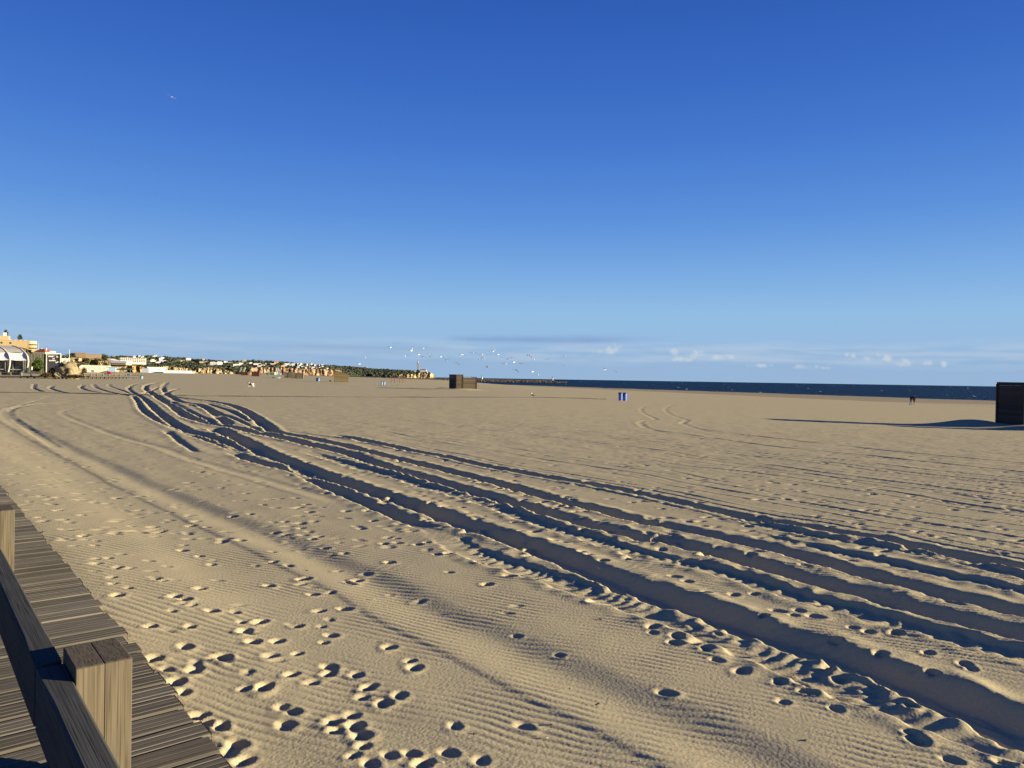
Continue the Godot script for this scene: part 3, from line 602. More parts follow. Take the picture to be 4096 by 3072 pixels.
	var big := sheet(190, 200, func(r, k):
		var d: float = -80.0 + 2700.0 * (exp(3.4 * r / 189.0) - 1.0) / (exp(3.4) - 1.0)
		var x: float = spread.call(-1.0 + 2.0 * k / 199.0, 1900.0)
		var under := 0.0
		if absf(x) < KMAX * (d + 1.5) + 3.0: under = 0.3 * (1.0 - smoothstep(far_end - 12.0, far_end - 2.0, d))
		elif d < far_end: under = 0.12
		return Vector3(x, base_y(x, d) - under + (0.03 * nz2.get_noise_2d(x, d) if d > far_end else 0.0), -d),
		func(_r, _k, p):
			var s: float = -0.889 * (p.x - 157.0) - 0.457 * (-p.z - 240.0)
			return sand.lerp(Color(0.33, 0.28, 0.185), 1.0 if s < 94.0 + 10.0 * nz2.get_noise_2d(p.x * 0.8, p.z * 0.8) else 0.0))  # darker seaward strip: dimmer light on the falling slope, painted into the sand
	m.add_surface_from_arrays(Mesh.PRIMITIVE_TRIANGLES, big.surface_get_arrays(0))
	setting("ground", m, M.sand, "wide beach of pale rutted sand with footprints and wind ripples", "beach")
	fe.clear(); cid.clear(); cq.clear(); cv.clear()

# ------------------------------------------------------------------ sky
func sky_color(e: float) -> Vector3:
	# clear evening air by height above the horizon in degrees, as linear light
	var stops := [[0.0, 150, 180, 212], [1.2, 150, 181, 214], [2.6, 151, 186, 221], [5.0, 145, 187, 225], [8.0, 122, 170, 224], [12.0, 93, 145, 217], [17.0, 71, 122, 205], [22.0, 57, 105, 192], [27.0, 47, 92, 179], [45.0, 35, 74, 156], [90.0, 26, 59, 136]]
	var k := 0
	while k < stops.size() - 2 and e > stops[k + 1][0]: k += 1
	var a: Array = stops[k]; var b: Array = stops[k + 1]
	var t := clampf((e - a[0]) / (b[0] - a[0]), 0.0, 1.0)
	var c := Color(lerpf(a[1], b[1], t) / 255.0, lerpf(a[2], b[2], t) / 255.0, lerpf(a[3], b[3], t) / 255.0).srgb_to_linear()
	return Vector3(c.r, c.g, c.b)

func make_sky() -> Image:
	var w := 4096; var h := 2048
	var im := Image.create(w, h, false, Image.FORMAT_RGBF)
	for y in h:
		var e := 90.0 - (y + 0.5) * 180.0 / h
		var c := sky_color(maxf(e, 0.0))
		im.fill_rect(Rect2i(0, y, w, 1), Color(c.x, c.y, c.z))
	# low clouds all round the horizon: thin streaks, a veil, and small sunlit puffs
	var st := FastNoiseLite.new(); st.seed = 5; st.frequency = 0.11; st.fractal_octaves = 4
	var pf := FastNoiseLite.new(); pf.seed = 9; pf.frequency = 0.55; pf.fractal_octaves = 4
	var puffs := [[7.75, 2.25, 0.62, 0.5], [6.75, 2.15, 0.25, 0.28], [12.4, 2.15, 0.45, 0.45], [14.0, 1.95, 0.6, 0.5], [12.9, 1.6, 0.9, 0.25], [15.6, 1.75, 0.7, 0.25], [16.3, 1.8, 0.6, 0.2], [24.3, 2.05, 0.16, 0.22], [24.75, 1.95, 0.16, 0.22], [25.8, 1.75, 0.4, 0.25], [26.3, 1.95, 0.2, 0.3], [26.9, 1.75, 0.35, 0.3], [27.8, 1.45, 0.6, 0.4], [29.3, 1.45, 0.3, 0.25], [30.3, 1.35, 0.25, 0.4], [22.0, 1.1, 1.5, 0.2], [18.5, 1.2, 1.0, 0.18]]
	for y in range(int(h * 0.5 - h * 6.0 / 180.0), h / 2):
		var e := 90.0 - (y + 0.5) * 180.0 / h
		for x in w:
			var az := (x + 0.5) * 360.0 / w
			if az > 180.0: az -= 360.0
			var c := im.get_pixel(x, y)
			# long streaks
			var s := st.get_noise_2d(az * 0.9, e * 15.0) + 0.25 * st.get_noise_2d(az * 4.0 + 90.0, e * 34.0)
			var band := smoothstep(0.9, 1.7, e) * (1.0 - smoothstep(2.4, 3.3, e))
			var veil := clampf(s * 0.9 + 0.35, 0.0, 1.0) * band * (0.50 + 0.30 * smoothstep(-12.0, 0.0, az) * (1.0 - smoothstep(40.0, 60.0, az)))
			c = c.lerp(Color(0.47, 0.57, 0.70), veil)
			# bluish shaded streaks above and below
			var sh := clampf(-s * 1.5, 0.0, 1.0) * smoothstep(0.3, 1.2, e) * (1.0 - smoothstep(2.2, 3.4, e)) * 0.12
			var bar := exp(-pow((e - 3.05 - 0.012 * (az - 4.0)) / 0.27, 2.0)) * smoothstep(-5.5, -1.0, az + 3.0 * s) * (1.0 - smoothstep(5.0, 13.0, az)) * 0.8
			var bar2 := exp(-pow((e - 2.15) / 0.22, 2.0)) * smoothstep(-26.0, -12.0, az + 6.0 * s) * (1.0 - smoothstep(-8.0, -2.0, az)) * 0.4
			c = c.lerp(Color(0.19, 0.315, 0.57), clampf(maxf(maxf(bar, bar2) * (0.75 + 0.5 * s), sh), 0.0, 1.0))
			# the clear light gap just over the water on the right is left as it is; puffs
			var m := 0.0
			if e < 3.4:
				for p in puffs:
					var dx: float = (az - p[0]) / p[2]
					if absf(dx) > 2.2: continue
					var dy: float = (e - p[1]) / p[3]
					if dy < -0.2: dy *= 1.9
					var q := 0.9 - dx * dx - dy * dy + 1.5 * pf.get_noise_2d(az * 2.2, e * 3.0) + 0.7 * pf.get_noise_2d(az * 7.0, e * 8.0)
					m = maxf(m, smoothstep(-0.2, 1.5, q))
				if az < -45.0 or az > 36.0:
					var q2 := pf.get_noise_2d(az * 0.9, e * 3.0) * 1.6 - 0.35 - absf(e - 1.9) * 0.6
					m = maxf(m, smoothstep(0.0, 0.6, q2) * 0.8)
			c = c.lerp(Color(0.66, 0.69, 0.70), m * 0.62)
			im.set_pixel(x, y, c)
	return im

# ------------------------------------------------------------------ boardwalk beside the camera
func plank_mesh(long: float, wide: float, thick: float, seed_at: int) -> ArrayMesh:
	# a grooved, weathered deck board along x, ends worn unevenly
	var r := RandomNumberGenerator.new(); r.seed = seed_at
	var prof := []   # across the board: (z, y)
	var ribs := 4
	prof.append(Vector2(-wide / 2, -thick)); prof.append(Vector2(-wide / 2, -0.006))
	for k in ribs:
		var z0 := lerpf(-wide / 2 + 0.004, wide / 2 - 0.004, float(k) / ribs); var z1 := lerpf(-wide / 2 + 0.004, wide / 2 - 0.004, float(k + 1) / ribs)
		var up := -r.randf() * 0.0006
		prof.append(Vector2(z0 + 0.002, up)); prof.append(Vector2(lerpf(z0, z1, r.randf_range(0.6, 0.78)), up - r.randf() * 0.0004))
		if k < ribs - 1: prof.append(Vector2(z1 - 0.003, -r.randf_range(0.0012, 0.003)))
	prof.append(Vector2(wide / 2, -0.006)); prof.append(Vector2(wide / 2, -thick))
	var b := MB.new()
	var cuts := 7
	var white := Color.WHITE
	var wob := []
	for s in cuts + 1:
		var one := []
		for p in prof: one.append(Vector2(p.x + r.randf_range(-0.0015, 0.0015), p.y + r.randf_range(-0.00015, 0.00015)))
		wob.append(one)
	for s in cuts:
		for k in prof.size() - 1:
			var x0 := -long / 2 + long * s / cuts; var x1 := -long / 2 + long * (s + 1) / cuts
			var o0 := r.randf_range(-0.006, 0.0) if s == 0 else 0.0
			var a: Vector2 = wob[s][k]; var d: Vector2 = wob[s][k + 1]; var e: Vector2 = wob[s + 1][k]; var f: Vector2 = wob[s + 1][k + 1]
			b.quad(Vector3(x0 - o0, a.y, a.x), Vector3(x0 - o0, d.y, d.x), Vector3(x1, f.y, f.x), Vector3(x1, e.y, e.x), white)
	for s in 2:
		var xe := -long / 2 if s == 0 else long / 2
		for k in range(1, prof.size() - 2):
			var a: Vector2 = wob[0 if s == 0 else cuts][k]; var d: Vector2 = wob[0 if s == 0 else cuts][k + 1]
			b.quad(Vector3(xe, -thick, a.x), Vector3(xe, -thick, d.x), Vector3(xe, d.y, d.x), Vector3(xe, a.y, a.x), white)
	return b.done()

func timber(size: Vector3, chamfer: float) -> ArrayMesh:
	# a squared timber with eased edges, standing on y = 0
	var h := size * 0.5
	var poly := PackedVector2Array([Vector2(-h.x + chamfer, -h.z), Vector2(h.x - chamfer, -h.z), Vector2(h.x, -h.z + chamfer), Vector2(h.x, h.z - chamfer), Vector2(h.x - chamfer, h.z), Vector2(-h.x + chamfer, h.z), Vector2(-h.x, h.z - chamfer), Vector2(-h.x, -h.z + chamfer)])
	var b := MB.new()
	var w := Color.WHITE
	var inner := PackedVector2Array()
	for p in poly: inner.append(p * (1.0 - chamfer * 1.2 / minf(h.x, h.z)))
	for k in 8:
		var p := poly[k]; var q := poly[(k + 1) % 8]; var pi := inner[k]; var qi := inner[(k + 1) % 8]
		b.quad(Vector3(q.x, 0, q.y), Vector3(p.x, 0, p.y), Vector3(p.x, size.y - chamfer, p.y), Vector3(q.x, size.y - chamfer, q.y), w)
		b.quad(Vector3(q.x, size.y - chamfer, q.y), Vector3(p.x, size.y - chamfer, p.y), Vector3(pi.x, size.y, pi.y), Vector3(qi.x, size.y, qi.y), w)
		b.tri(Vector3(qi.x, size.y, qi.y), Vector3(pi.x, size.y, pi.y), Vector3(0, size.y, 0), w)
		b.tri(Vector3(p.x, 0, p.y), Vector3(q.x, 0, q.y), Vector3.ZERO, w)
	return b.done()

func make_boardwalk() -> void:
	# along = the way the walk runs, out = towards the sand; local x of a plank points out
	var along := Vector3(-0.636, 0, -0.772); var out := Vector3(0.772, 0, -0.636)
	var walk := thing("boardwalk", "weathered grey boardwalk of grooved planks at the edge of the sand", "boardwalk", Vector3(0, 0, 0))
	var long := 2.75; var wide := 0.162; var pitch := 0.174
	var meshes := []
	for k in 5: meshes.append(plank_mesh(long, wide, 0.04, 100 + k))
	var mats := []
	for k in 7:
		var t := rng.randf_range(0.74, 1.24)
		mats.append(wood(Color(0.150, 0.137, 0.111) * t, 0, 0.37 * k + 0.11, 0.05))
	var turn := atan2(-out.z, out.x)
	var s := 0.4
	while s < 15.0:
		var inset := rng.randf_range(-0.02, 0.015)
		var at := along * s + out * (1.036 - long / 2 + inset)
		at.y = 0.14 + rng.randf_range(-0.004, 0.003)
		var p := part("plank", meshes[rng.randi() % 5], mats[rng.randi() % 7], walk, at, turn + rng.randf_range(-0.004, 0.004) + (PI if rng.randf() < 0.5 else 0.0))
		p.rotation.x = rng.randf_range(-0.008, 0.008)
		s += pitch
	for o in [0.92, 0.1, -0.9]:
		var j := MB.new()
		j.box(Vector3.ZERO, Vector3(0.08, 0.16, 15.0), Color.WHITE)
		part("joist", j.done(), mats[0], walk, along * 7.7 + out * o + Vector3(0, 0.14 - 0.045 - 0.08, 0), atan2(-along.x, -along.z))
	# the low rail: posts of two timbers, heavy beams on the walkers' side
	var post_mats := [wood(Color(0.125, 0.106, 0.076), 1, 0.3, 0.05), wood(Color(0.115, 0.099, 0.072), 1, 0.9, 0.05)]
	var ptimber := timber(Vector3(0.0895, 0.60, 0.265), 0.0025)
	var rail := thing("guard_rail", "low weathered timber guard rail of squared posts and heavy beams on the boardwalk", "railing", Vector3.ZERO)
	var spots := [-0.59, 3.07, 6.73, 10.39]
	for k in spots.size():
		var po := Node3D.new(); po.name = "post"; rail.add_child(po, true)
		po.position = along * spots[k] + out * 0.563 + Vector3(0, 0.062, 0)
		po.rotation.y = turn
		for e in 2:
			# the seam between the two timbers faces along the walk
			var tm := part("timber", ptimber, post_mats[e], po, Vector3(-0.0451 + 0.0902 * e, 0.0, 0.0), PI * e)
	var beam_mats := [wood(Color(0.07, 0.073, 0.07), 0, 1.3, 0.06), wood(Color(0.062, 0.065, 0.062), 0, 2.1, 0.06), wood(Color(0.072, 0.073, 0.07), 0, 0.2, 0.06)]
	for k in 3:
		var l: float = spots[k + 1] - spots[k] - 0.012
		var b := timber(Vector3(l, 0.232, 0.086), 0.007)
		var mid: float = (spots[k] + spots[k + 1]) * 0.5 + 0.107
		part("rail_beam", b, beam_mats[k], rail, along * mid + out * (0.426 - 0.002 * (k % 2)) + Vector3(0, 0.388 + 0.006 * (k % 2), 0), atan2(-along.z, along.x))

# ------------------------------------------------------------------ huts, bins and other things on the sand
func hut_wall(parent: Node, called: String, a: Vector3, b: Vector3, top_a: float, top_b: float, board: float, cols: Array, posts: bool, every := false) -> void:
	# a wall of level boards between two ground points; each board its own part where it can be told apart
	var along := b - a
	var l := along.length(); along /= l
	var turn := atan2(-along.z, along.x)
	var joined := MB.new()
	var n := roundi((maxf(top_a, top_b) + 0.25) / board)
	board = (maxf(top_a, top_b) + 0.25) / n
	for k in n:
		var y := -0.25 + board * (k + 0.5)
		var l1 := l
		var top := y + board * 0.47
		# boards shorten under a sloping roof
		var from := 0.0; var to := l
		if top > minf(top_a, top_b):
			var f := (top - top_a) / (top_b - top_a) if absf(top_b - top_a) > 0.01 else 2.0
			if f > 1.0 or f < 0.0: continue
			if top_b > top_a: from = f * l
			else: to = f * l
		l1 = to - from
		if l1 < 0.05: continue
		var c: Color = cols[rng.randi() % cols.size()] * rng.randf_range(0.82, 1.15)
		var at := a + along * (from + to) * 0.5 + Vector3(0, y, 0)
		if every:
			var bd := MB.new(); bd.box(Vector3.ZERO, Vector3(l1, board * 0.985, 0.03), c)
			part("board", bd.done(), M.board, parent, at + Vector3(0, 0, 0.004 * (k % 2)), turn)
		else:
			joined.box(at, Vector3(l1, board * 0.97, 0.03), c, Basis(Vector3.UP, turn))
	if not every:
		part(called, joined.done(), M.board, parent)
	if posts:
		for e in [0.0, 1.0]:
			var hgt := lerpf(top_a, top_b, e)
			boxed("post", a.lerp(b, e) + Vector3(0, hgt * 0.5 - 0.15, 0) + Vector3(0, 0, 0.03), Vector3(0.11, hgt + 0.3, 0.11), cols[0] * 0.8, M.board, parent, turn)

func roof_slab(parent: Node, a: Vector3, b: Vector3, c: Vector3, d: Vector3, col: Color, thick := 0.07) -> void:
	var m := MB.new()
	var u := Vector3(0, thick, 0)
	m.quad(a + u, b + u, c + u, d + u, col); m.quad(d, c, b, a, col)
	for q in [[a, b], [b, c], [c, d], [d, a]]:
		m.quad(q[0], q[1], q[1] + u, q[0] + u, col)
	part("roof", m.done(), M.board, parent)

func make_huts() -> void:
	# the hut in the middle: a tall cabin with a lower yard
	var brown := [Color(0.085, 0.065, 0.045), Color(0.10, 0.076, 0.052), Color(0.075, 0.058, 0.04)]
	var h := thing("beach_hut", "brown plank cabin with a lower plank yard attached, standing alone on mid beach", "hut", Vector3(-8.85, -0.28, -117.11))
	var f := Vector3(cos(0.40), 0, -sin(0.40)); var g := Vector3(-sin(0.40), 0, -cos(0.40))
	var o := Vector3(0, 0, 0)
	hut_wall(h, "front_wall", o, o + f * 1.10, 2.42, 2.42, 0.14, brown, true)
	hut_wall(h, "side_wall", o + g * 3.3, o, 2.42, 2.42, 0.14, brown, true)
	hut_wall(h, "back_wall", o + f * 1.10 + g * 3.3, o + g * 3.3, 2.42, 2.42, 0.14, brown, false)
	hut_wall(h, "inner_wall", o + f * 1.10, o + f * 1.10 + g * 3.3, 2.42, 2.42, 0.14, brown, false)
	var up := Vector3(0, 2.36, 0)
	roof_slab(h, o - f * 0.08 - g * 0.12 + up, o + f * 1.2 - g * 0.12 + up, o + f * 1.2 + g * 3.5 + up, o - f * 0.08 + g * 3.5 + up, brown[1] * 0.8, 0.1)
	hut_wall(h, "yard_wall", o + f * 1.14, o + f * 3.45, 2.14, 2.06, 0.14, brown, true)
	hut_wall(h, "yard_wall", o + f * 3.45, o + f * 3.45 + g * 2.6, 2.06, 2.06, 0.14, brown, false)
	boxed("cap_board", o + f * 2.3 + Vector3(0, 2.12, 0), Vector3(2.35, 0.05, 0.12), brown[1] * 1.3, M.board, h, 0.40)
	# the tan hut with the slanting roof
	var tan := [Color(0.16, 0.125, 0.06), Color(0.18, 0.14, 0.07), Color(0.145, 0.115, 0.055)]
	h = thing("beach_hut", "tan plank hut whose flat roof slants down to one side", "hut", Vector3(-43.34, 0.12, -180.33))
	f = Vector3(cos(0.26), 0, -sin(0.26)); g = Vector3(-sin(0.26), 0, -cos(0.26))
	hut_wall(h, "front_wall", o, o + f * 3.4, 2.75, 2.05, 0.13, tan, false)
	hut_wall(h, "side_wall", o + g * 1.7, o, 2.75, 2.75, 0.13, tan, false)
	hut_wall(h, "side_wall", o + f * 3.4, o + f * 3.4 + g * 1.7, 2.05, 2.05, 0.13, tan, false)
	hut_wall(h, "back_wall", o + f * 3.4 + g * 1.7, o + g * 1.7, 2.05, 2.75, 0.13, tan, false)
	roof_slab(h, o - f * 0.12 - g * 0.12 + Vector3(0, 2.80, 0), o + f * 3.6 - g * 0.12 + Vector3(0, 2.05, 0), o + f * 3.6 + g * 1.85 + Vector3(0, 2.05, 0), o - f * 0.12 + g * 1.85 + Vector3(0, 2.80, 0), tan[0] * 0.75)
	# two grey huts side by side
	var grey := [Color(0.145, 0.125, 0.09), Color(0.165, 0.14, 0.10), Color(0.13, 0.112, 0.08)]
	for k in 2:
		h = thing("beach_hut", ["weathered grey plank hut half hidden behind its twin", "weathered grey plank hut in two bays with a pale roof edge"][k], "hut", [Vector3(-86.33, 0.55, -280.32), Vector3(-75.75, 0.44, -254.35)][k])
		f = Vector3(cos(0.12), 0, -sin(0.12)); g = Vector3(-sin(0.12), 0, -cos(0.12))
		var l: float = [3.4, 3.7][k]; var t: float = [2.2, 2.1][k]
		hut_wall(h, "front_wall", o, o + f * l * 0.42, t, t - 0.12, 0.14, grey, true)
		hut_wall(h, "front_wall", o + f * l * 0.43, o + f * l, t - 0.12, t - 0.18, 0.14, grey, true)
		hut_wall(h, "side_wall", o + g * 2.2, o, t, t, 0.14, grey, false)
		hut_wall(h, "side_wall", o + f * l, o + f * l + g * 2.2, t - 0.2, t - 0.2, 0.14, grey, false)
		hut_wall(h, "back_wall", o + f * l + g * 2.2, o + g * 2.2, t - 0.2, t, 0.14, grey, false)
		roof_slab(h, o - f * 0.1 - g * 0.1 + Vector3(0, t + 0.05, 0), o + f * (l + 0.1) - g * 0.1 + Vector3(0, t - 0.12, 0), o + f * (l + 0.1) + g * 2.3 + Vector3(0, t - 0.12, 0), o - f * 0.1 + g * 2.3 + Vector3(0, t + 0.05, 0), Color(0.40, 0.37, 0.30), 0.05)
	# dark red-brown boxes far off
	var rust := [Color(0.10, 0.045, 0.03), Color(0.12, 0.055, 0.038)]
	var spots := [[Vector3(-143.10, 1.05, -390.84), 3.3, 1.75, "long low red-brown plank store below the slanting beams"], [Vector3(-115.81, 0.78, -329.08), 3.1, 2.05, "square red-brown plank store beside the pale green kiosk"], [Vector3(-176.16, 1.35, -474.12), 2.6, 1.6, "small red-brown plank store standing behind the long one"]]
	for k in 3:
		h = thing("plank_store", spots[k][3], "hut", spots[k][0])
		var l2: float = spots[k][1]; var t2: float = spots[k][2]
		hut_wall(h, "front_wall", Vector3.ZERO, Vector3(l2, 0, 0), t2, t2, 0.15, rust, true)
		hut_wall(h, "side_wall", Vector3(0, 0, -2), Vector3.ZERO, t2, t2, 0.15, rust, false)
		hut_wall(h, "side_wall", Vector3(l2, 0, 0), Vector3(l2, 0, -2), t2, t2, 0.15, rust, false)
		roof_slab(h, Vector3(-0.1, t2 + 0.02, 0.1), Vector3(l2 + 0.1, t2 + 0.02, 0.1), Vector3(l2 + 0.1, t2 + 0.02, -2.1), Vector3(-0.1, t2 + 0.02, -2.1), rust[0])
	# the near hut on the right, seen from its shaded side: boards can be told apart
	var dark := [Color(0.075, 0.06, 0.05), Color(0.085, 0.068, 0.055), Color(0.065, 0.055, 0.047)]
	h = thing("beach_hut", "dark plank hut with a flat overhanging roof and a long shadow on the sand", "hut", Vector3(27.25, -0.67, -41.45))
	var front := 2.15
	hut_wall(h, "side_wall", Vector3.ZERO, Vector3(0, 0, front), 2.56, 2.56, 0.145, dark, false, true)
	hut_wall(h, "back_wall", Vector3(2.4, 0, 0), Vector3.ZERO, 2.56, 2.56, 0.145, dark, false)
	hut_wall(h, "front_wall", Vector3(0, 0, front), Vector3(2.4, 0, front), 2.56, 2.56, 0.145, dark, false)
	hut_wall(h, "side_wall", Vector3(2.4, 0, front), Vector3(2.4, 0, 0), 2.56, 2.56, 0.145, dark, false)
	boxed("corner_post", Vector3(-0.03, 1.05, -0.03), Vector3(0.1, 2.9, 0.1), dark[0], M.board, h)
	boxed("corner_post", Vector3(-0.03, 1.03, front + 0.03), Vector3(0.1, 2.84, 0.1), dark[0], M.board, h)
	roof_slab(h, Vector3(-0.05, 2.47, front + 0.1), Vector3(2.5, 2.47, front + 0.1), Vector3(2.5, 2.485, -0.06), Vector3(-0.05, 2.485, -0.06), dark[0] * 0.9, 0.12)
	hut_wall(h, "yard_wall", Vector3(0.1, 0, front + 0.75), Vector3(0.1, 0, front + 2.4), 1.55, 1.55, 0.145, dark, true)

func bin_pair(a: Vector3, b: Vector3, label: String, group: String, h: float, col: Color) -> void:
	for p in [a, b]:
		var t := thing("litter_bin", label, "bin", p, 0.0, group)
		var s := h / 0.85
		var m := MB.new()
		m.lathe(PackedVector2Array([Vector2(0.001, -0.04), Vector2(0.19, -0.04), Vector2(0.2, 0.02), Vector2(0.225, 0.70), Vector2(0.225, 0.74)]), 20, Vector3.ZERO, col)
		var o := part("drum", m.done(), M.shiny, t); o.scale = Vector3.ONE * s
		m = MB.new()
		m.lathe(PackedVector2Array([Vector2(0.225, 0.72), Vector2(0.262, 0.73), Vector2(0.262, 0.80), Vector2(0.20, 0.83), Vector2(0.08, 0.85), Vector2(0.001, 0.855)]), 20, Vector3.ZERO, Color(0.02, 0.025, 0.05))
		o = part("lid", m.done(), M.shiny, t); o.scale = Vector3.ONE * s
		m = MB.new()
		for e in 3:
			m.lathe(PackedVector2Array([Vector2(0.205, 0.1 + e * 0.22), Vector2(0.232, 0.115 + e * 0.22), Vector2(0.210, 0.13 + e * 0.22)]), 20, Vector3.ZERO, col)
		o = part("band", m.done(), M.shiny, t); o.scale = Vector3.ONE * s

func make_beach_things() -> void:
	var blue := Color(0.05, 0.11, 0.42)
	bin_pair(Vector3(11.60, -0.47, -78.89), Vector3(11.60, -0.47, -78.89) + Vector3(0.47, -0.01, -0.06), "blue drum bin with dark lid, in the pair alone on open sand towards the sea", "blue bins on the open sand", 0.86, blue)
	bin_pair(Vector3(-26.61, -0.08, -151.18), Vector3(-26.61, -0.08, -151.18) + Vector3(0.5, 0, -0.1), "pale blue drum bin, one of the pair beside the red exercise frames", "blue bins by the red frames", 0.74, Color(0.10, 0.25, 0.48))
	bin_pair(Vector3(-49.85, 0.16, -188.83), Vector3(-49.85, 0.16, -188.83) + Vector3(0.5, 0, 0.1), "small pale blue drum bin, one of the pair left of the tan hut", "blue bins by the tan hut", 0.85, Color(0.10, 0.25, 0.48))
	var tb := thing("litter_bin", "teal bin with a dark lid at the end of the far boardwalk", "bin", Vector3(-84.16, 0.21, -168.02))
	var m := MB.new()
	m.lathe(PackedVector2Array([Vector2(0.001, -0.05), Vector2(0.26, -0.05), Vector2(0.33, 0.66)]), 16, Vector3.ZERO, Color(0.12, 0.26, 0.27))
	part("drum", m.done(), M.shiny, tb)
	m = MB.new()
	m.lathe(PackedVector2Array([Vector2(0.33, 0.65), Vector2(0.37, 0.68), Vector2(0.3, 0.76), Vector2(0.001, 0.8)]), 16, Vector3.ZERO, Color(0.03, 0.04, 0.05))
	part("lid", m.done(), M.shiny, tb)
	# red frames
	var red := Color(0.27, 0.06, 0.035)
	for k in 2:
		var t := thing("exercise_frame", "red timber exercise frame of two posts and crossbars on the sand", "frame", [Vector3(-31.79, 0.09, -197.16), Vector3(-29.55, 0.06, -197.38)][k], 0.0, "red exercise frames")
		for e in [-0.42, 0.42]:
			boxed("post", Vector3(e, 0.8, 0), Vector3(0.10, 2.0, 0.10), red, M.board, t)
		boxed("crossbar", Vector3(0, 1.74, 0.003), Vector3(1.1, 0.10, 0.07), red * 0.8, M.board, t)
		boxed("crossbar", Vector3(0, 1.42, 0.003), Vector3(0.74, 0.07, 0.06), red * 0.7, M.board, t)
		boxed("side_bar", Vector3(0.42 if k else -0.42, 1.60, -0.8), Vector3(0.07, 0.07, 1.5), red * 0.7, M.board, t)
	# a dark rope lying across the beach
	var cb := MB.new()
	var cp := PackedVector3Array(); var cr := PackedFloat32Array()
	var ln := [Vector2(-42.29, 55.67), Vector2(-38.88, 56.18), Vector2(-34.71, 57.52), Vector2(-29.03, 56.43), Vector2(-23.95, 56.82), Vector2(-17.02, 60.64), Vector2(-11.92, 64.46), Vector2(-7.89, 67.27), Vector2(-1.18, 74.06), Vector2(4.14, 80.16), Vector2(11.08, 83.45)]
	for k in ln.size() - 1:
		for s in 14:
			var p: Vector2 = ln[k].lerp(ln[k + 1], s / 14.0)
			cp.append(Vector3(p.x, base_y(p.x, p.y) + 0.03 + 0.035 * nz.get_noise_2d(p.x * 2.0, 3.0), -p.y + 0.15 * nz.get_noise_2d(p.x * 1.5, 50.0))); cr.append(0.035)
	cb.tube(cp, cr, 6, Color(0.05, 0.045, 0.04))
	tag(part("rope", cb.done(), M.plain, self), "long dark rope lying half buried straight across the sand", "rope")
	# bits of shell and weed on the near sand
	var db := MB.new()
	for k in 46:
		var d := 3.0 * pow(6.0, rng.randf()); var x := d * rng.randf_range(-0.3, 0.72)
		if x * 0.772 + d * 0.636 < 1.3: continue
		var s := rng.randf_range(0.004, 0.010)
		var c := Color(0.07, 0.055, 0.04) if rng.randf() < 0.8 else Color(0.45, 0.42, 0.36)
		db.box(Vector3(x, base_y(x, d) + 0.004, -d), Vector3(s * rng.randf_range(1.0, 3.0), s * 0.5, s), c, Basis.from_euler(Vector3(rng.randf() * 0.5, rng.randf() * TAU, rng.randf() * 0.5)))
	tag(part("beach_litter", db.done(), M.plain, self), "tiny bits of shell, twig and weed strewn on the near sand", "litter", "", "stuff")
	var heap := part("seaweed_heap", lump(Vector3(0.24, 0.2, 0.2), 0.35, 3.0, Color(0.03, 0.025, 0.02), Color(0.06, 0.045, 0.03)), M.rock, self, Vector3(-46.44, 0.15, -189.00))
	tag(heap, "small dark heap lying left of the tan hut", "heap")
	var ky := thing("beach_boat", "small pale blue boat drawn up beside the grey huts", "boat", Vector3(-79.97, 0.46, -256.29) + Vector3(-1.2, 0, 1.5), 0.15)
	m = MB.new()
	for k in 10:
		var a := -1.0 + k * 0.2; var b := a + 0.2
		for e in [-1.0, 1.0]:
			var wa: float = 0.34 * sqrt(maxf(0.0, 1.0 - a * a)) * e; var wb: float = 0.34 * sqrt(maxf(0.0, 1.0 - b * b)) * e
			var pa := Vector3(a * 1.5, 0.34 + 0.12 * a * a, wa); var pb := Vector3(b * 1.5, 0.34 + 0.12 * b * b, wb)
			var qa := Vector3(a * 1.3, 0.0, wa * 0.4); var qb := Vector3(b * 1.3, 0.0, wb * 0.4)
			m.quad(pa, pb, qb, qa, Color(0.22, 0.34, 0.45)); m.quad(pa - Vector3(0, 0.06, 0), pb - Vector3(0, 0.06, 0), Vector3(b * 1.4, 0.2, 0), Vector3(a * 1.4, 0.2, 0), Color(0.10, 0.12, 0.14))
	part("hull", m.done(), M.shiny, ky)
	boxed("thwart", Vector3(0, 0.29, 0), Vector3(0.16, 0.03, 0.62), Color(0.25, 0.2, 0.14), M.board, ky)

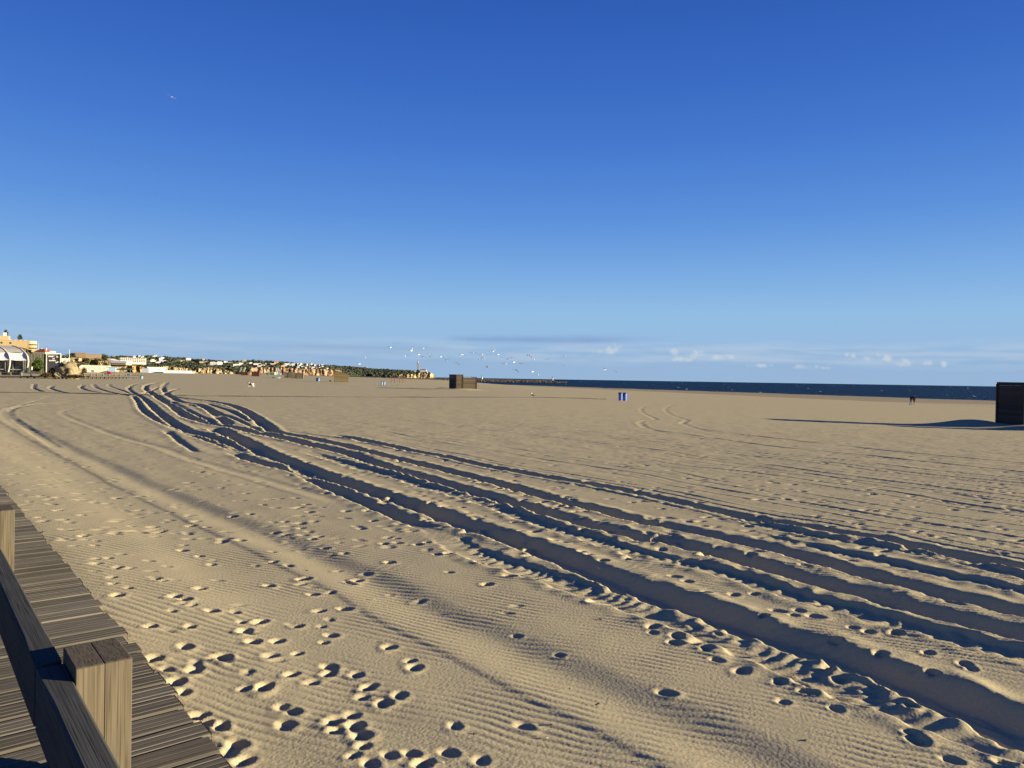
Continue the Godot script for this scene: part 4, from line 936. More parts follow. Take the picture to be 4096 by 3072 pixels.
# ------------------------------------------------------------------ gulls, dog and walkers
func gull_mesh(li: float, lo: float, ri: float, ro: float, dark: bool) -> ArrayMesh:
	# head towards -z; wings as angles up from level for the inner and outer halves
	var b := MB.new()
	var white := Color(0.72, 0.71, 0.69); var back := Color(0.20, 0.21, 0.23); var tip := Color(0.03, 0.03, 0.035); var under := Color(0.34, 0.335, 0.33)
	if dark:
		white = Color(0.07, 0.055, 0.045); back = Color(0.05, 0.04, 0.035); under = Color(0.06, 0.05, 0.04)
	b.tube(PackedVector3Array([Vector3(0, 0.02, -0.345), Vector3(0, 0.025, -0.31), Vector3(0, 0.03, -0.26), Vector3(0, 0.02, -0.2), Vector3(0, 0, -0.08), Vector3(0, 0, 0.06), Vector3(0, 0.015, 0.19), Vector3(0, 0.02, 0.24)]), PackedFloat32Array([0.006, 0.034, 0.046, 0.05, 0.08, 0.075, 0.035, 0.012]), 10, white)
	b.tube(PackedVector3Array([Vector3(0, 0.018, -0.335), Vector3(0, 0.012, -0.375), Vector3(0, 0.002, -0.395)]), PackedFloat32Array([0.014, 0.009, 0.003]), 6, Color(0.45, 0.28, 0.03) if not dark else tip)
	# tail fan
	b.prism(PackedVector2Array([Vector2(-0.025, -0.2), Vector2(0.025, -0.2), Vector2(0.085, -0.36), Vector2(-0.085, -0.36)]), 0.012, Transform3D(Basis(Vector3.RIGHT, -PI / 2).scaled(Vector3(1, 1, 1)) * Basis(Vector3.UP, 0.0), Vector3(0, 0.015, 0)), white)
	for side in [-1.0, 1.0]:
		var ai := deg_to_rad(li if side < 0 else ri); var ao := deg_to_rad(lo if side < 0 else ro)
		var r0 := Vector3(0.05 * side, 0.03, -0.02)
		var r1 := r0 + Vector3(cos(ai) * side, sin(ai), -0.14) * 0.28
		var r2 := r1 + Vector3(cos(ao) * side, sin(ao), 0.12) * 0.24
		var r3 := r2 + Vector3(cos(ao) * side, sin(ao), 0.45) * 0.17
		var pts := [r0, r1, r2, r3]; var chord := [0.19, 0.17, 0.12, 0.012]; var th := [0.02, 0.016, 0.010, 0.004]
		for k in 3:
			var up := Vector3(-sin(ai) * side, cos(ai), 0) if k == 0 else Vector3(-sin(ao) * side, cos(ao), 0)
			var a: Vector3 = pts[k]; var e: Vector3 = pts[k + 1]
			var ca: float = chord[k]; var ce: float = chord[k + 1]
			var fa := a + Vector3(0, 0, -ca * 0.4); var ba := a + Vector3(0, 0, ca * 0.6)
			var fe2 := e + Vector3(0, 0, -ce * 0.4); var be := e + Vector3(0, 0, ce * 0.6)
			var ua: Vector3 = up * th[k]; var ue: Vector3 = up * th[k + 1]
			var ctop := tip if k == 2 else back
			var cun := tip if k == 2 else under
			if side > 0:
				b.quad(fa + ua, fe2 + ue, be + ue * 0.3, ba + ua * 0.3, ctop); b.quad(fa - ua * 0.3, ba - ua * 0.2, be - ue * 0.2, fe2 - ue * 0.3, cun)
			else:
				b.quad(fa + ua, ba + ua * 0.3, be + ue * 0.3, fe2 + ue, ctop); b.quad(fa - ua * 0.3, fe2 - ue * 0.3, be - ue * 0.2, ba - ua * 0.2, cun)
			b.quad(fa + ua, fa - ua * 0.3, fe2 - ue * 0.3, fe2 + ue, ctop); b.quad(ba + ua * 0.3, be + ue * 0.3, be - ue * 0.2, ba - ua * 0.2, cun)
	return b.done()

func make_gulls() -> void:
	var pose := {
		"G": [18, 2, 22, -4, "white gull gliding in the flock with nearly level wings"],
		"V": [38, 30, 36, 34, "white gull of the flock with both wings raised in a V"],
		"L": [50, 28, 14, 10, "white gull of the flock with one grey wing swept up high"],
		"R": [16, 8, 62, 55, "white gull of the flock with one pale sunlit wing held upright"],
		"M": [24, -34, 24, -36, "gull of the flock with wings arched, tips hanging down"],
		"D": [10, -30, -20, -72, "white gull of the flock beating one wing steeply down"],
		"B": [-38, -40, 40, 34, "gull of the flock banking with its wings in one slanting line"],
		"W": [55, 10, 40, -10, "white gull of the flock seen side on with folded wings"],
		"K": [12, 18, -40, -78, "dark brown young gull beating downwards below the white flock"]}
	for g in [["G", Vector3(-20.67, 6.61, -125.55)], ["R", Vector3(-16.60, 5.96, -121.30)], ["L", Vector3(-15.73, 6.77, -130.67)], ["L", Vector3(-17.85, 5.13, -122.96)], ["G", Vector3(-15.21, 5.33, -120.13)], ["M", Vector3(-15.82, 5.31, -130.85)], ["M", Vector3(-16.58, 6.29, -147.37)], ["L", Vector3(-16.00, 5.64, -143.61)], ["G", Vector3(-13.80, 5.64, -142.49)], ["V", Vector3(-11.22, 4.63, -125.10)], ["D", Vector3(-10.06, 4.39, -135.17)], ["D", Vector3(-8.57, 5.61, -126.85)], ["M", Vector3(-6.63, 5.83, -123.53)], ["D", Vector3(-4.92, 5.50, -121.40)], ["R", Vector3(-3.29, 6.18, -124.86)], ["G", Vector3(-2.84, 6.42, -147.68)], ["G", Vector3(-5.99, 5.49, -144.53)], ["M", Vector3(-5.38, 5.62, -143.81)], ["G", Vector3(-6.53, 5.16, -143.61)], ["G", Vector3(-0.82, 4.85, -124.19)], ["M", Vector3(-0.07, 5.22, -127.92)], ["V", Vector3(0.35, 4.71, -138.06)], ["G", Vector3(-1.78, 4.51, -141.42)], ["M", Vector3(-1.14, 4.51, -145.35)], ["M", Vector3(1.81, 4.62, -146.16)], ["D", Vector3(2.82, 5.52, -120.77)], ["B", Vector3(4.06, 5.27, -137.39)], ["L", Vector3(6.43, 5.27, -139.49)], ["W", Vector3(-4.54, 3.64, -134.19)], ["K", Vector3(0.67, 3.11, -123.69)], ["G", Vector3(3.65, 2.95, -133.15)], ["D", Vector3(4.26, 2.36, -120.86)], ["G", Vector3(10.35, 6.29, -147.91)], ["M", Vector3(10.48, 4.35, -145.70)], ["W", Vector3(16.95, 3.55, -135.52)], ["L", Vector3(18.25, 3.01, -127.61)], ["B", Vector3(-29.25, 5.33, -147.08)], ["G", Vector3(-28.15, 3.90, -136.32)], ["G", Vector3(-28.76, 3.58, -146.23)]]:
		var p: Array = pose[g[0]]
		var o := part("gull", gull_mesh(p[0] + rng.randf_range(-7, 7), p[1] + rng.randf_range(-9, 9), p[2] + rng.randf_range(-7, 7), p[3] + rng.randf_range(-9, 9), g[0] == "K"), M.plain, self, g[1])
		o.rotation = Vector3(rng.randf_range(-0.1, 0.15), rng.randf_range(-0.7, 0.7) + (PI if rng.randf() < 0.35 else 0.0) + (1.1 if g[0] == "W" else 0.0), rng.randf_range(-0.18, 0.18))
		o.scale = Vector3.ONE * 1.05
		tag(o, p[4], "gull", "gulls in the flock over the shore")
	var hg := part("gull", gull_mesh(14, -6, 18, -10, false), M.plain, self, Vector3(-44.19, 37.02, -95.00))
	hg.rotation = Vector3(0.2, 0.5, -0.42)
	tag(hg, "lone gull soaring high above the hotel, far from the flock", "gull")
	# one gull stands on the sand
	var w := Color(0.80, 0.79, 0.76); var gr := Color(0.24, 0.25, 0.27)
	var sg := part("standing_gull", body([[Vector3(0, 0.24, -0.1), Vector3(0, 0.22, 0.1), 0.075, 0.07, gr], [Vector3(0, 0.24, -0.11), Vector3(0, 0.36, -0.15), 0.055, 0.042, w], [Vector3(0, 0.365, -0.15), Vector3(0, 0.37, -0.18), 0.045, 0.035, w], [Vector3(0, 0.365, -0.2), Vector3(0, 0.355, -0.25), 0.014, 0.008, Color(0.45, 0.28, 0.03)], [Vector3(0, 0.22, 0.1), Vector3(0, 0.2, 0.27), 0.05, 0.012, Color(0.04, 0.04, 0.045)], [Vector3(0.03, 0.17, 0.0), Vector3(0.03, -0.02, 0.0), 0.013, 0.01, Color(0.3, 0.2, 0.1)], [Vector3(-0.03, 0.17, 0.0), Vector3(-0.03, -0.02, 0.0), 0.013, 0.01, Color(0.3, 0.2, 0.1)]], 0.012, 0.02), M.plain, self, Vector3(2.23, -0.29, -78.51), 1.1)
	sg.scale = Vector3.ONE * 1.15
	tag(sg, "white gull standing on the open sand below the flock", "gull")

func make_dog() -> void:
	# head towards -x; walking
	var k := Color(0.02, 0.018, 0.018); var w := Color(0.68, 0.65, 0.58)
	var b := [
		[Vector3(-0.22, 0.44, 0), Vector3(-0.02, 0.45, 0), 0.105, 0.10, k], [Vector3(-0.02, 0.45, 0), Vector3(0.14, 0.47, 0), 0.095, 0.085, w], [Vector3(0.14, 0.47, 0), Vector3(0.27, 0.46, 0), 0.085, 0.085, w],
		[Vector3(-0.2, 0.37, 0), Vector3(-0.05, 0.38, 0), 0.09, 0.08, k],
		[Vector3(-0.26, 0.5, 0), Vector3(-0.37, 0.6, 0), 0.075, 0.06, w], [Vector3(-0.38, 0.62, 0), Vector3(-0.42, 0.61, 0), 0.068, 0.06, k], [Vector3(-0.43, 0.6, 0), Vector3(-0.53, 0.575, 0), 0.045, 0.03, k],
		[Vector3(-0.36, 0.67, 0.035), Vector3(-0.345, 0.735, 0.05), 0.026, 0.01, k], [Vector3(-0.36, 0.67, -0.035), Vector3(-0.345, 0.735, -0.05), 0.026, 0.01, k],
		[Vector3(0.3, 0.5, 0), Vector3(0.42, 0.46, 0.02), 0.032, 0.03, k], [Vector3(0.42, 0.46, 0.02), Vector3(0.52, 0.36, 0.03), 0.03, 0.014, w],
		[Vector3(-0.2, 0.38, 0.07), Vector3(-0.26, 0.22, 0.075), 0.05, 0.032, k], [Vector3(-0.26, 0.22, 0.075), Vector3(-0.31, 0.03, 0.075), 0.028, 0.022, w], [Vector3(-0.31, 0.02, 0.075), Vector3(-0.36, 0.012, 0.075), 0.024, 0.02, w],
		[Vector3(-0.2, 0.38, -0.07), Vector3(-0.15, 0.22, -0.075), 0.05, 0.032, k], [Vector3(-0.15, 0.22, -0.075), Vector3(-0.13, 0.03, -0.075), 0.028, 0.022, w], [Vector3(-0.13, 0.02, -0.075), Vector3(-0.18, 0.012, -0.075), 0.024, 0.02, w],
		[Vector3(0.24, 0.43, 0.07), Vector3(0.2, 0.27, 0.08), 0.075, 0.045, w], [Vector3(0.2, 0.27, 0.08), Vector3(0.3, 0.16, 0.08), 0.036, 0.026, w], [Vector3(0.3, 0.16, 0.08), Vector3(0.27, 0.03, 0.08), 0.024, 0.02, w], [Vector3(0.27, 0.02, 0.08), Vector3(0.22, 0.012, 0.08), 0.024, 0.02, w],
		[Vector3(0.24, 0.43, -0.07), Vector3(0.26, 0.27, -0.08), 0.075, 0.045, w], [Vector3(0.26, 0.27, -0.08), Vector3(0.38, 0.17, -0.08), 0.036, 0.026, w], [Vector3(0.38, 0.17, -0.08), Vector3(0.37, 0.03, -0.08), 0.024, 0.02, w], [Vector3(0.37, 0.02, -0.08), Vector3(0.32, 0.012, -0.08), 0.024, 0.02, w],
		[Vector3(0.2, 0.53, 0.0), Vector3(0.26, 0.53, 0.0), 0.045, 0.04, k]]
	var o := part("dog", body(b, 0.016, 0.035), M.plain, self, Vector3(-36.64, -0.10, -103.96), 0.1)
	o.position.y += 0.0
	tag(o, "black and white dog walking alone across the open sand", "dog")

func make_people() -> void:
	var skin := Color(0.36, 0.20, 0.14)
	for k in 2:
		var jacket: Color = [Color(0.012, 0.011, 0.018), Color(0.02, 0.018, 0.022)][k]
		var legs: Color = [Color(0.19, 0.22, 0.28), Color(0.33, 0.20, 0.14)][k]
		var shorts: Color = [Color(0.19, 0.22, 0.28), Color(0.05, 0.05, 0.055)][k]
		var shoe := Color(0.08, 0.07, 0.065)
		var st: float = [0.12, 0.26][k]
		var b := [
			[Vector3(0, 0.98, 0), Vector3(0, 1.12, 0), 0.155, 0.145, jacket], [Vector3(0, 1.12, 0), Vector3(0, 1.36, 0.01), 0.15, 0.165, jacket], [Vector3(-0.13, 1.38, 0), Vector3(0.13, 1.38, 0), 0.085, 0.085, jacket],
			[Vector3(0, 1.42, 0), Vector3(0, 1.52, -0.01), 0.062, 0.055, skin], [Vector3(0, 1.60, -0.01), Vector3(0, 1.66, 0.0), 0.078, 0.088, skin], [Vector3(0, 1.575, -0.035), Vector3(0, 1.56, -0.05), 0.05, 0.04, skin], [Vector3(0, 1.61, -0.085), Vector3(0, 1.595, -0.105), 0.016, 0.014, skin], [Vector3(0.083, 1.62, 0), Vector3(0.09, 1.60, 0), 0.02, 0.016, skin], [Vector3(-0.083, 1.62, 0), Vector3(-0.09, 1.60, 0), 0.02, 0.016, skin],
			[Vector3(-0.21, 1.37, 0), Vector3(-0.26, 1.10, 0.02), 0.066, 0.052, jacket], [Vector3(-0.26, 1.10, 0.02), Vector3(-0.24, 0.86, -0.06), 0.05, 0.04, jacket], [Vector3(-0.24, 0.85, -0.06), Vector3(-0.235, 0.77, -0.08), 0.034, 0.026, skin],
			[Vector3(0.21, 1.37, 0), Vector3(0.29, 1.12, 0.04), 0.066, 0.052, jacket], [Vector3(0.29, 1.12, 0.04), Vector3(0.26, 0.92, -0.10), 0.05, 0.04, jacket if k == 0 else skin], [Vector3(0.26, 0.91, -0.10), Vector3(0.255, 0.84, -0.13), 0.034, 0.026, skin],
			[Vector3(-0.09, 0.93, 0), Vector3(-0.10, 0.52, -st * 0.6), 0.105, 0.07, shorts], [Vector3(-0.10, 0.52, -st * 0.6), Vector3(-0.10, 0.09, -st), 0.066, 0.046, legs], [Vector3(-0.10, 0.05, -st), Vector3(-0.11, 0.035, -st - 0.16), 0.05, 0.04, shoe],
			[Vector3(0.09, 0.93, 0), Vector3(0.10, 0.52, st * 0.35), 0.105, 0.07, shorts], [Vector3(0.10, 0.52, st * 0.35), Vector3(0.10, 0.10, st), 0.066, 0.046, legs], [Vector3(0.10, 0.06, st), Vector3(0.11, 0.035, st - 0.15), 0.05, 0.04, shoe]]
		for e in 5:
			# fingers of both hands, slightly curled
			var fx := -0.02 + 0.01 * e
			for side in [-1.0, 1.0]:
				var root := Vector3(-0.235, 0.775, -0.08) if side < 0 else Vector3(0.255, 0.845, -0.13)
				if e < 4: b.append([root + Vector3(fx, 0.0, 0.0), root + Vector3(fx, -0.075 + 0.004 * absf(e - 1.5), -0.012), 0.011, 0.009, skin])
				else: b.append([root + Vector3(0.02, 0.04, -0.02), root + Vector3(0.03, -0.01, -0.035), 0.011, 0.009, skin])
		var t := thing("person", ["person in a black jacket and grey-blue jeans walking near the water", "person in a dark jacket and shorts with bare legs striding beside the one in jeans"][k], "person", [Vector3(70.86, -1.84, -131.26), Vector3(70.86, -1.84, -131.26) + Vector3(0.5, 0.0, 0.12)][k], [0.5, -0.9][k])
		part("body", body(b, 0.021, 0.03), M.plain, t)
		part("hair", body([[Vector3(0, 1.67, 0.025), Vector3(0, 1.70, 0.0), 0.092, 0.085, Color(0.02, 0.015, 0.012)], [Vector3(0, 1.6, 0.055), Vector3(0, 1.66, 0.05), 0.06, 0.075, Color(0.02, 0.015, 0.012)]], 0.018, 0.03), M.plain, t)

# ------------------------------------------------------------------ sea and the far coast
func make_sea() -> void:
	var m := sheet(90, 60, func(r, k):
		var d: float = 60.0 + 14000.0 * (exp(5.0 * r / 89.0) - 1.0) / (exp(5.0) - 1.0)
		var x: float = -0.55 * d - 120.0 + (2.6 * d + 900.0) * k / 59.0
		return Vector3(x, -3.0, -d), func(_r, _k, _p): return Color(0.011, 0.033, 0.078))
	setting("sea", m, M.sea, "dark blue choppy sea reaching to the horizon", "sea")
	var wm := MultiMesh.new()
	wm.transform_format = MultiMesh.TRANSFORM_3D
	wm.mesh = lump(Vector3(1, 0.12, 0.35), 0.4, 31.0, Color(0.7, 0.72, 0.73), Color(0.55, 0.6, 0.63), 4, 8, 1.0)
	wm.instance_count = 80
	for k in 80:
		var d := 330.0 * pow(9.0, rng.randf())
		var s := rng.randf_range(0.12, 0.42) * (1.0 + d * 0.0010)
		wm.set_instance_transform(k, Transform3D(Basis(Vector3.UP, rng.randf_range(-0.5, 0.5)).scaled(Vector3(s * 1.6, s, s)), Vector3(rng.randf_range(0.05, 0.78) * d, -3.01, -d)))
	var wc := MultiMeshInstance3D.new()
	wc.multimesh = wm; wc.material_override = M.plain; wc.name = "whitecaps"; add_child(wc)
	tag(wc, "scattered small white wave crests on the dark sea", "waves", "", "stuff")

func profile_at(line: Array, x: float) -> float:
	if x <= line[0].x: return line[0].y
	for k in line.size() - 1:
		if x <= line[k + 1].x:
			return lerpf(line[k].y, line[k + 1].y, (x - line[k].x) / (line[k + 1].x - line[k].x))
	return line[line.size() - 1].y

func hill_y(line: Array, x: float, v: float) -> float:
	var top := profile_at(line, x)
	if v > 1.0: return top - (v - 1.0) * 30.0
	return 1.0 + (top - 1.0) * pow(maxf(v, 0.0), 0.85)

func make_hill(line: Array, near: float, far: float, label: String, trees: int, size: float, skip: Callable, seed_at: int) -> void:
	var x0: float = line[0].x; var x1: float = line[line.size() - 1].x
	var g := Color(0.04, 0.045, 0.025); var earth := Color(0.10, 0.08, 0.05)
	var m := sheet(22, 160, func(r, k):
		var v: float = r / 17.0; var x := lerpf(x0, x1, k / 159.0)
		return Vector3(x, hill_y(line, x, v) - 0.8, -lerpf(near, far, v)),
		func(_r, _k, p): return g.lerp(earth, smoothstep(0.1, 0.4, nz2.get_noise_2d(p.x * 0.25, p.z * 0.25))))
	setting("hill", m, M.rock, label, "hill")
	var r2 := RandomNumberGenerator.new(); r2.seed = seed_at
	var mm := MultiMesh.new()
	mm.transform_format = MultiMesh.TRANSFORM_3D; mm.use_colors = true
	mm.mesh = lump(Vector3(1, 0.8, 1), 0.55, 11.0, Color.WHITE, Color(0.75, 0.75, 0.75), 6, 9, 1.6)
	var put := []
	while put.size() < trees:
		var x := r2.randf_range(x0, x1); var v := pow(r2.randf(), 0.7) * 1.03
		if skip.call(x, v): continue
		if nz2.get_noise_2d(x * 0.12, v * 30.0) > 0.38: continue
		put.append(Vector3(x, hill_y(line, x, v) - 1.3, -lerpf(near, far, v)))
	mm.instance_count = put.size()
	for k in put.size():
		var s := size * r2.randf_range(0.55, 1.25)
		mm.set_instance_transform(k, Transform3D(Basis(Vector3.UP, r2.randf() * TAU).scaled(Vector3(s, s * r2.randf_range(0.7, 1.25), s)), put[k]))
		mm.set_instance_color(k, Color(0.03, 0.039, 0.024).lerp(Color(0.06, 0.068, 0.036), r2.randf()))
	var o := MultiMeshInstance3D.new()
	o.multimesh = mm; o.material_override = M.leaf; o.name = numbered("woodland"); add_child(o)
	tag(o, label.replace("hill", "trees and scrub covering the hill"), "trees", "", "stuff")

func make_cliff(line: Array, d: float, foot: float, label: String, cols: Array, bulge: float, step: float, freq: float, back := 20.0) -> void:
	var x0: float = line[0].x; var x1: float = line[line.size() - 1].x
	var nc := int((x1 - x0) / step) + 2
	var rows := 18
	var m := sheet(rows + 3, nc, func(r, k):
		var x := lerpf(x0, x1, float(k) / (nc - 1))
		var top := profile_at(line, x) + 0.12 * bulge * nz2.get_noise_2d(x * freq * 3.0, 5.0)
		var t := minf(float(r) / rows, 1.0)
		var y := lerpf(foot, top, t)
		var push := bulge * (nz2.get_noise_2d(x * freq, y * freq * 0.3) + 0.8 * absf(nz.get_noise_2d(x * freq * 2.2, y * freq * 0.5 + 40.0)) + 0.4 * nz2.get_noise_2d(x * freq * 5.0, y * freq * 5.0))
		push += bulge * 1.2 * (1.0 - t) * (1.0 - t)
		var go := 1.0 + (x - (x0 + x1) * 0.5) * 0.25 / d
		if r > rows: return Vector3(x * go, 1.7 + (top - 0.35 * back * (r - rows) - 1.7) * go, -(d * go + back * (r - rows) * 0.5))
		return Vector3(x * go, 1.7 + (y - 1.7) * go, -(d * go - push)),
		func(r, _k, p):
			if r > rows: return Color(0.10, 0.095, 0.05)
			var a := nz2.get_noise_2d(p.x * freq * 1.3, p.y * freq * 3.0 + d)
			var c: Color = cols[0].lerp(cols[1], smoothstep(-0.25, 0.3, a))
			c = c.lerp(cols[2], smoothstep(0.12, 0.4, nz2.get_noise_2d(p.x * freq * 2.0 + 90.0, p.y * freq * 1.2)))
			return c.lerp(Color(0.08, 0.08, 0.04), smoothstep(0.22, 0.34, nz.get_noise_2d(p.x * freq * 2.6, p.y * freq * 2.6 + d * 0.1)) * 0.8))
	setting("cliff", m, M.rock, label, "cliff")

func villa(at: Vector3, w: float, h: float, col: Color, roof: Color, label: String, group: String) -> void:
	# a flat-roofed house: a main block, a set-back upper block, parapets and window openings
	var b := MB.new()
	var dep := clampf(w * 0.8, 5.0, 14.0)
	var low := h * rng.randf_range(0.55, 1.0) if w > 7.0 else h
	b.box(Vector3(0, low * 0.5 - 2.5, -dep * 0.5), Vector3(w, low + 5.0, dep), col)
	b.box(Vector3(0, low + 0.12, -dep * 0.5), Vector3(w + 0.3, 0.25, dep + 0.3), roof)
	if low < h - 0.8:
		var uw := w * rng.randf_range(0.45, 0.7); var ux := rng.randf_range(-0.5, 0.5) * (w - uw)
		b.box(Vector3(ux, (low + h) * 0.5 + 0.1, -dep * 0.55), Vector3(uw, h - low, dep * 0.8), col)
		b.box(Vector3(ux, h + 0.12, -dep * 0.55), Vector3(uw + 0.3, 0.22, dep * 0.8 + 0.3), roof)
	var o := part("villa", b.done(), M.plaster, self, at)
	tag(o, label, "house", group)
	o.rotation.y = rng.randf_range(0.2, 0.5)
	var n := maxi(int(w / 4.0), 1)
	if not M.has("pane"):
		var pb := MB.new(); pb.box(Vector3.ZERO, Vector3.ONE, Color.WHITE); M.pane = pb.done()
	for f in maxi(int(low / 3.4), 1):
		for k in n:
			if rng.randf() < 0.25: continue
			var wn := part("window", M.pane, M.glass, o, Vector3(-w * 0.5 + (k + 0.5) * w / n, 1.7 + f * 3.2, 0.0))
			wn.scale = Vector3(w / n * 0.4, 1.3, 0.16)

func make_coast() -> void:
	var homes := [[0, -1107.8, 44.9, 2185.0, 14.0, 5.6], [0, -1097.3, 47.9, 2185.0, 5.6, 3.5], [0, -1085.4, 46.0, 2185.0, 11.2, 3.5], [0, -1128.5, 44.3, 2185.0, 7.7, 2.4], [0, -1159.7, 43.8, 2185.0, 5.6, 2.4], [0, -1172.3, 46.0, 2185.0, 5.6, 2.8], [0, -1052.2, 49.7, 2185.0, 10.5, 3.4], [0, -1058.0, 40.3, 2139.0, 6.2, 3.4], [0, -1021.7, 34.5, 2113.0, 13.6, 5.0], [0, -994.8, 33.7, 2117.0, 21.1, 3.7], [0, -997.6, 30.4, 2091.0, 12.1, 3.0], [0, -952.9, 44.3, 2185.0, 12.6, 2.4], [3, -1013.0, 38.8, 2149.0, 16.5, 8.0], [1, -958.1, 37.0, 2163.0, 14.6, 2.8], [0, -908.8, 41.3, 2185.0, 4.0, 3.3], [0, -846.9, 26.2, 2107.0, 20.0, 8.6], [0, -835.4, 27.9, 2121.0, 15.6, 8.3], [0, -830.2, 31.5, 2153.0, 10.5, 6.8], [0, -766.7, 23.6, 2067.0, 17.7, 5.7], [0, -767.1, 27.3, 2101.0, 11.6, 5.4], [0, -780.9, 33.3, 2151.0, 18.4, 2.2], [0, -756.2, 32.3, 2149.0, 9.8, 3.9], [0, -733.0, 30.4, 2137.0, 21.5, 3.4], [0, -705.9, 24.2, 2087.0, 19.1, 4.6], [0, -711.1, 30.3, 2143.0, 3.9, 3.3], [0, -695.9, 30.7, 2151.0, 12.1, 3.3], [1, -897.6, 33.5, 2163.0, 25.1, 3.4], [1, -812.9, 32.0, 2147.0, 17.1, 3.9], [1, -788.9, 38.4, 2185.0, 10.0, 5.3], [2, -693.4, 38.0, 2185.0, 12.7, 3.9], [0, -715.7, 35.1, 2189.0, 5.4, 3.3], [0, -686.2, 29.4, 2141.0, 7.9, 5.5], [1, -645.5, 22.7, 2093.0, 9.6, 6.0], [1, -548.3, 18.8, 2091.0, 8.3, 3.8], [4, -654.6, 28.3, 2147.0, 6.6, 6.6], [4, -656.9, 33.3, 2185.0, 11.5, 2.3], [4, -636.8, 27.2, 2147.0, 5.0, 7.2], [4, -641.4, 33.5, 2185.0, 7.7, 2.9], [4, -645.9, 28.5, 2155.0, 5.3, 3.3], [4, -629.5, 31.3, 2185.0, 5.3, 4.7], [4, -619.2, 31.5, 2185.0, 10.0, 5.3], [4, -594.1, 22.1, 2107.0, 7.7, 5.1], [4, -621.9, 28.5, 2169.0, 4.6, 2.7], [4, -597.2, 19.0, 2071.0, 6.3, 6.3], [4, -612.0, 29.6, 2187.0, 4.0, 2.7], [4, -577.8, 19.5, 2081.0, 5.1, 3.8], [4, -591.6, 23.9, 2127.0, 7.1, 3.8], [4, -601.8, 30.4, 2185.0, 6.0, 5.3], [4, -596.1, 29.9, 2185.0, 4.0, 6.0], [4, -589.8, 29.3, 2185.0, 6.0, 6.7], [4, -559.8, 19.9, 2091.0, 10.9, 5.1], [4, -579.1, 30.1, 2185.0, 6.0, 3.3], [4, -572.9, 28.3, 2187.0, 6.0, 5.3], [4, -564.9, 30.4, 2185.0, 6.4, 3.3], [4, -558.3, 29.1, 2185.0, 5.7, 4.7], [4, -548.5, 23.5, 2153.0, 6.6, 5.0], [4, -550.7, 22.2, 2131.0, 6.5, 3.3], [4, -573.4, 21.8, 2109.0, 3.9, 3.9], [4, -603.0, 22.6, 2109.0, 6.4, 2.6], [4, -571.0, 25.9, 2159.0, 4.2, 3.3], [4, -531.0, 20.3, 2137.0, 4.6, 2.6]]
	var no_skip := func(_x, _v): return false
	var clear := func(x: float, v: float) -> bool:
		var d := lerpf(1900.0, 2200.0, v)
		for h in homes:
			if absf(x - h[1]) < h[4] * 0.6 + 1.5 and d < h[3] + 2.0 and d > h[3] - 75.0: return true
		return false
	var hill1 := [Vector2(-1672.1, 29.5), Vector2(-1374.8, 36.5), Vector2(-1225.5, 47.1), Vector2(-1200.9, 43.0), Vector2(-1174.1, 44.9), Vector2(-1120.6, 45.0), Vector2(-1058.2, 49.0), Vector2(-986.0, 43.5), Vector2(-922.8, 38.5), Vector2(-841.7, 35.4), Vector2(-793.4, 39.1), Vector2(-733.9, 37.1), Vector2(-680.3, 35.0), Vector2(-626.8, 31.4), Vector2(-559.1, 28.8), Vector2(-527.0, 24.1), Vector2(-482.2, 11.4), Vector2(-444.8, -4.3)]
	make_hill(hill1, 1900.0, 2200.0, "long low green hill dotted with white houses behind the beach", 9000, 4.0, clear, 31)
	make_hill([Vector2(-911.3, 31.2), Vector2(-769.4, 35.5), Vector2(-725.8, 36.2), Vector2(-634.5, 32.6), Vector2(-556.4, 24.7), Vector2(-510.7, 24.4), Vector2(-437.7, 21.5), Vector2(-385.9, 19.3), Vector2(-363.6, 18.7), Vector2(-351.3, 9.7), Vector2(-345.1, -2.3)], 2780.0, 3000.0, "far dark green hill running out to the lighthouse point", 5000, 5.0, no_skip, 32)
	var orange := [Color(0.42, 0.24, 0.125), Color(0.47, 0.31, 0.18), Color(0.49, 0.39, 0.27)]
	var cream := [Color(0.42, 0.29, 0.15), Color(0.55, 0.42, 0.25), Color(0.25, 0.18, 0.10)]
	make_cliff([Vector2(-645.1, 18.1), Vector2(-639.0, 19.4), Vector2(-608.2, 19.3), Vector2(-577.5, 19.2), Vector2(-534.4, 18.0), Vector2(-497.5, 17.4), Vector2(-460.6, 16.7), Vector2(-429.8, 16.0), Vector2(-419.9, 13.1), Vector2(-413.7, 7.0), Vector2(-409.9, 3.4)], 1820.0, -2.0, "long orange sandstone cliff under the white hillside houses", orange, 4.5, 1.2, 0.3)
	make_cliff([Vector2(-760.8, 1.0), Vector2(-755.0, 7.0), Vector2(-744.4, 11.9), Vector2(-729.7, 15.7), Vector2(-709.0, 16.6), Vector2(-697.1, 15.0), Vector2(-679.4, 11.8), Vector2(-664.5, 7.3), Vector2(-655.6, 2.7)], 1750.0, -2.0, "broken cream and brown sea cliff between the wooded slopes", cream, 6.0, 1.2, 0.4)
	make_cliff([Vector2(-815.1, 15.9), Vector2(-803.7, 17.8), Vector2(-786.4, 16.9), Vector2(-774.9, 15.4), Vector2(-757.7, 14.5), Vector2(-743.3, 12.5), Vector2(-731.7, 8.0), Vector2(-723.0, 3.6)], 1700.0, -2.0, "low cream cliff behind the long white beach building", cream, 4.0, 1.2, 0.4)
	make_cliff([Vector2(-416.6, 8.9), Vector2(-413.3, 9.3), Vector2(-407.9, 9.1), Vector2(-403.6, 8.6), Vector2(-399.3, 8.1), Vector2(-394.4, 6.0)], 800.0, 0.5, "small orange rock stacks lit by the sun beside the beach", [Color(0.60, 0.33, 0.10), Color(0.62, 0.40, 0.16), Color(0.40, 0.22, 0.08)], 5.0, 0.5, 1.1, 15.0)
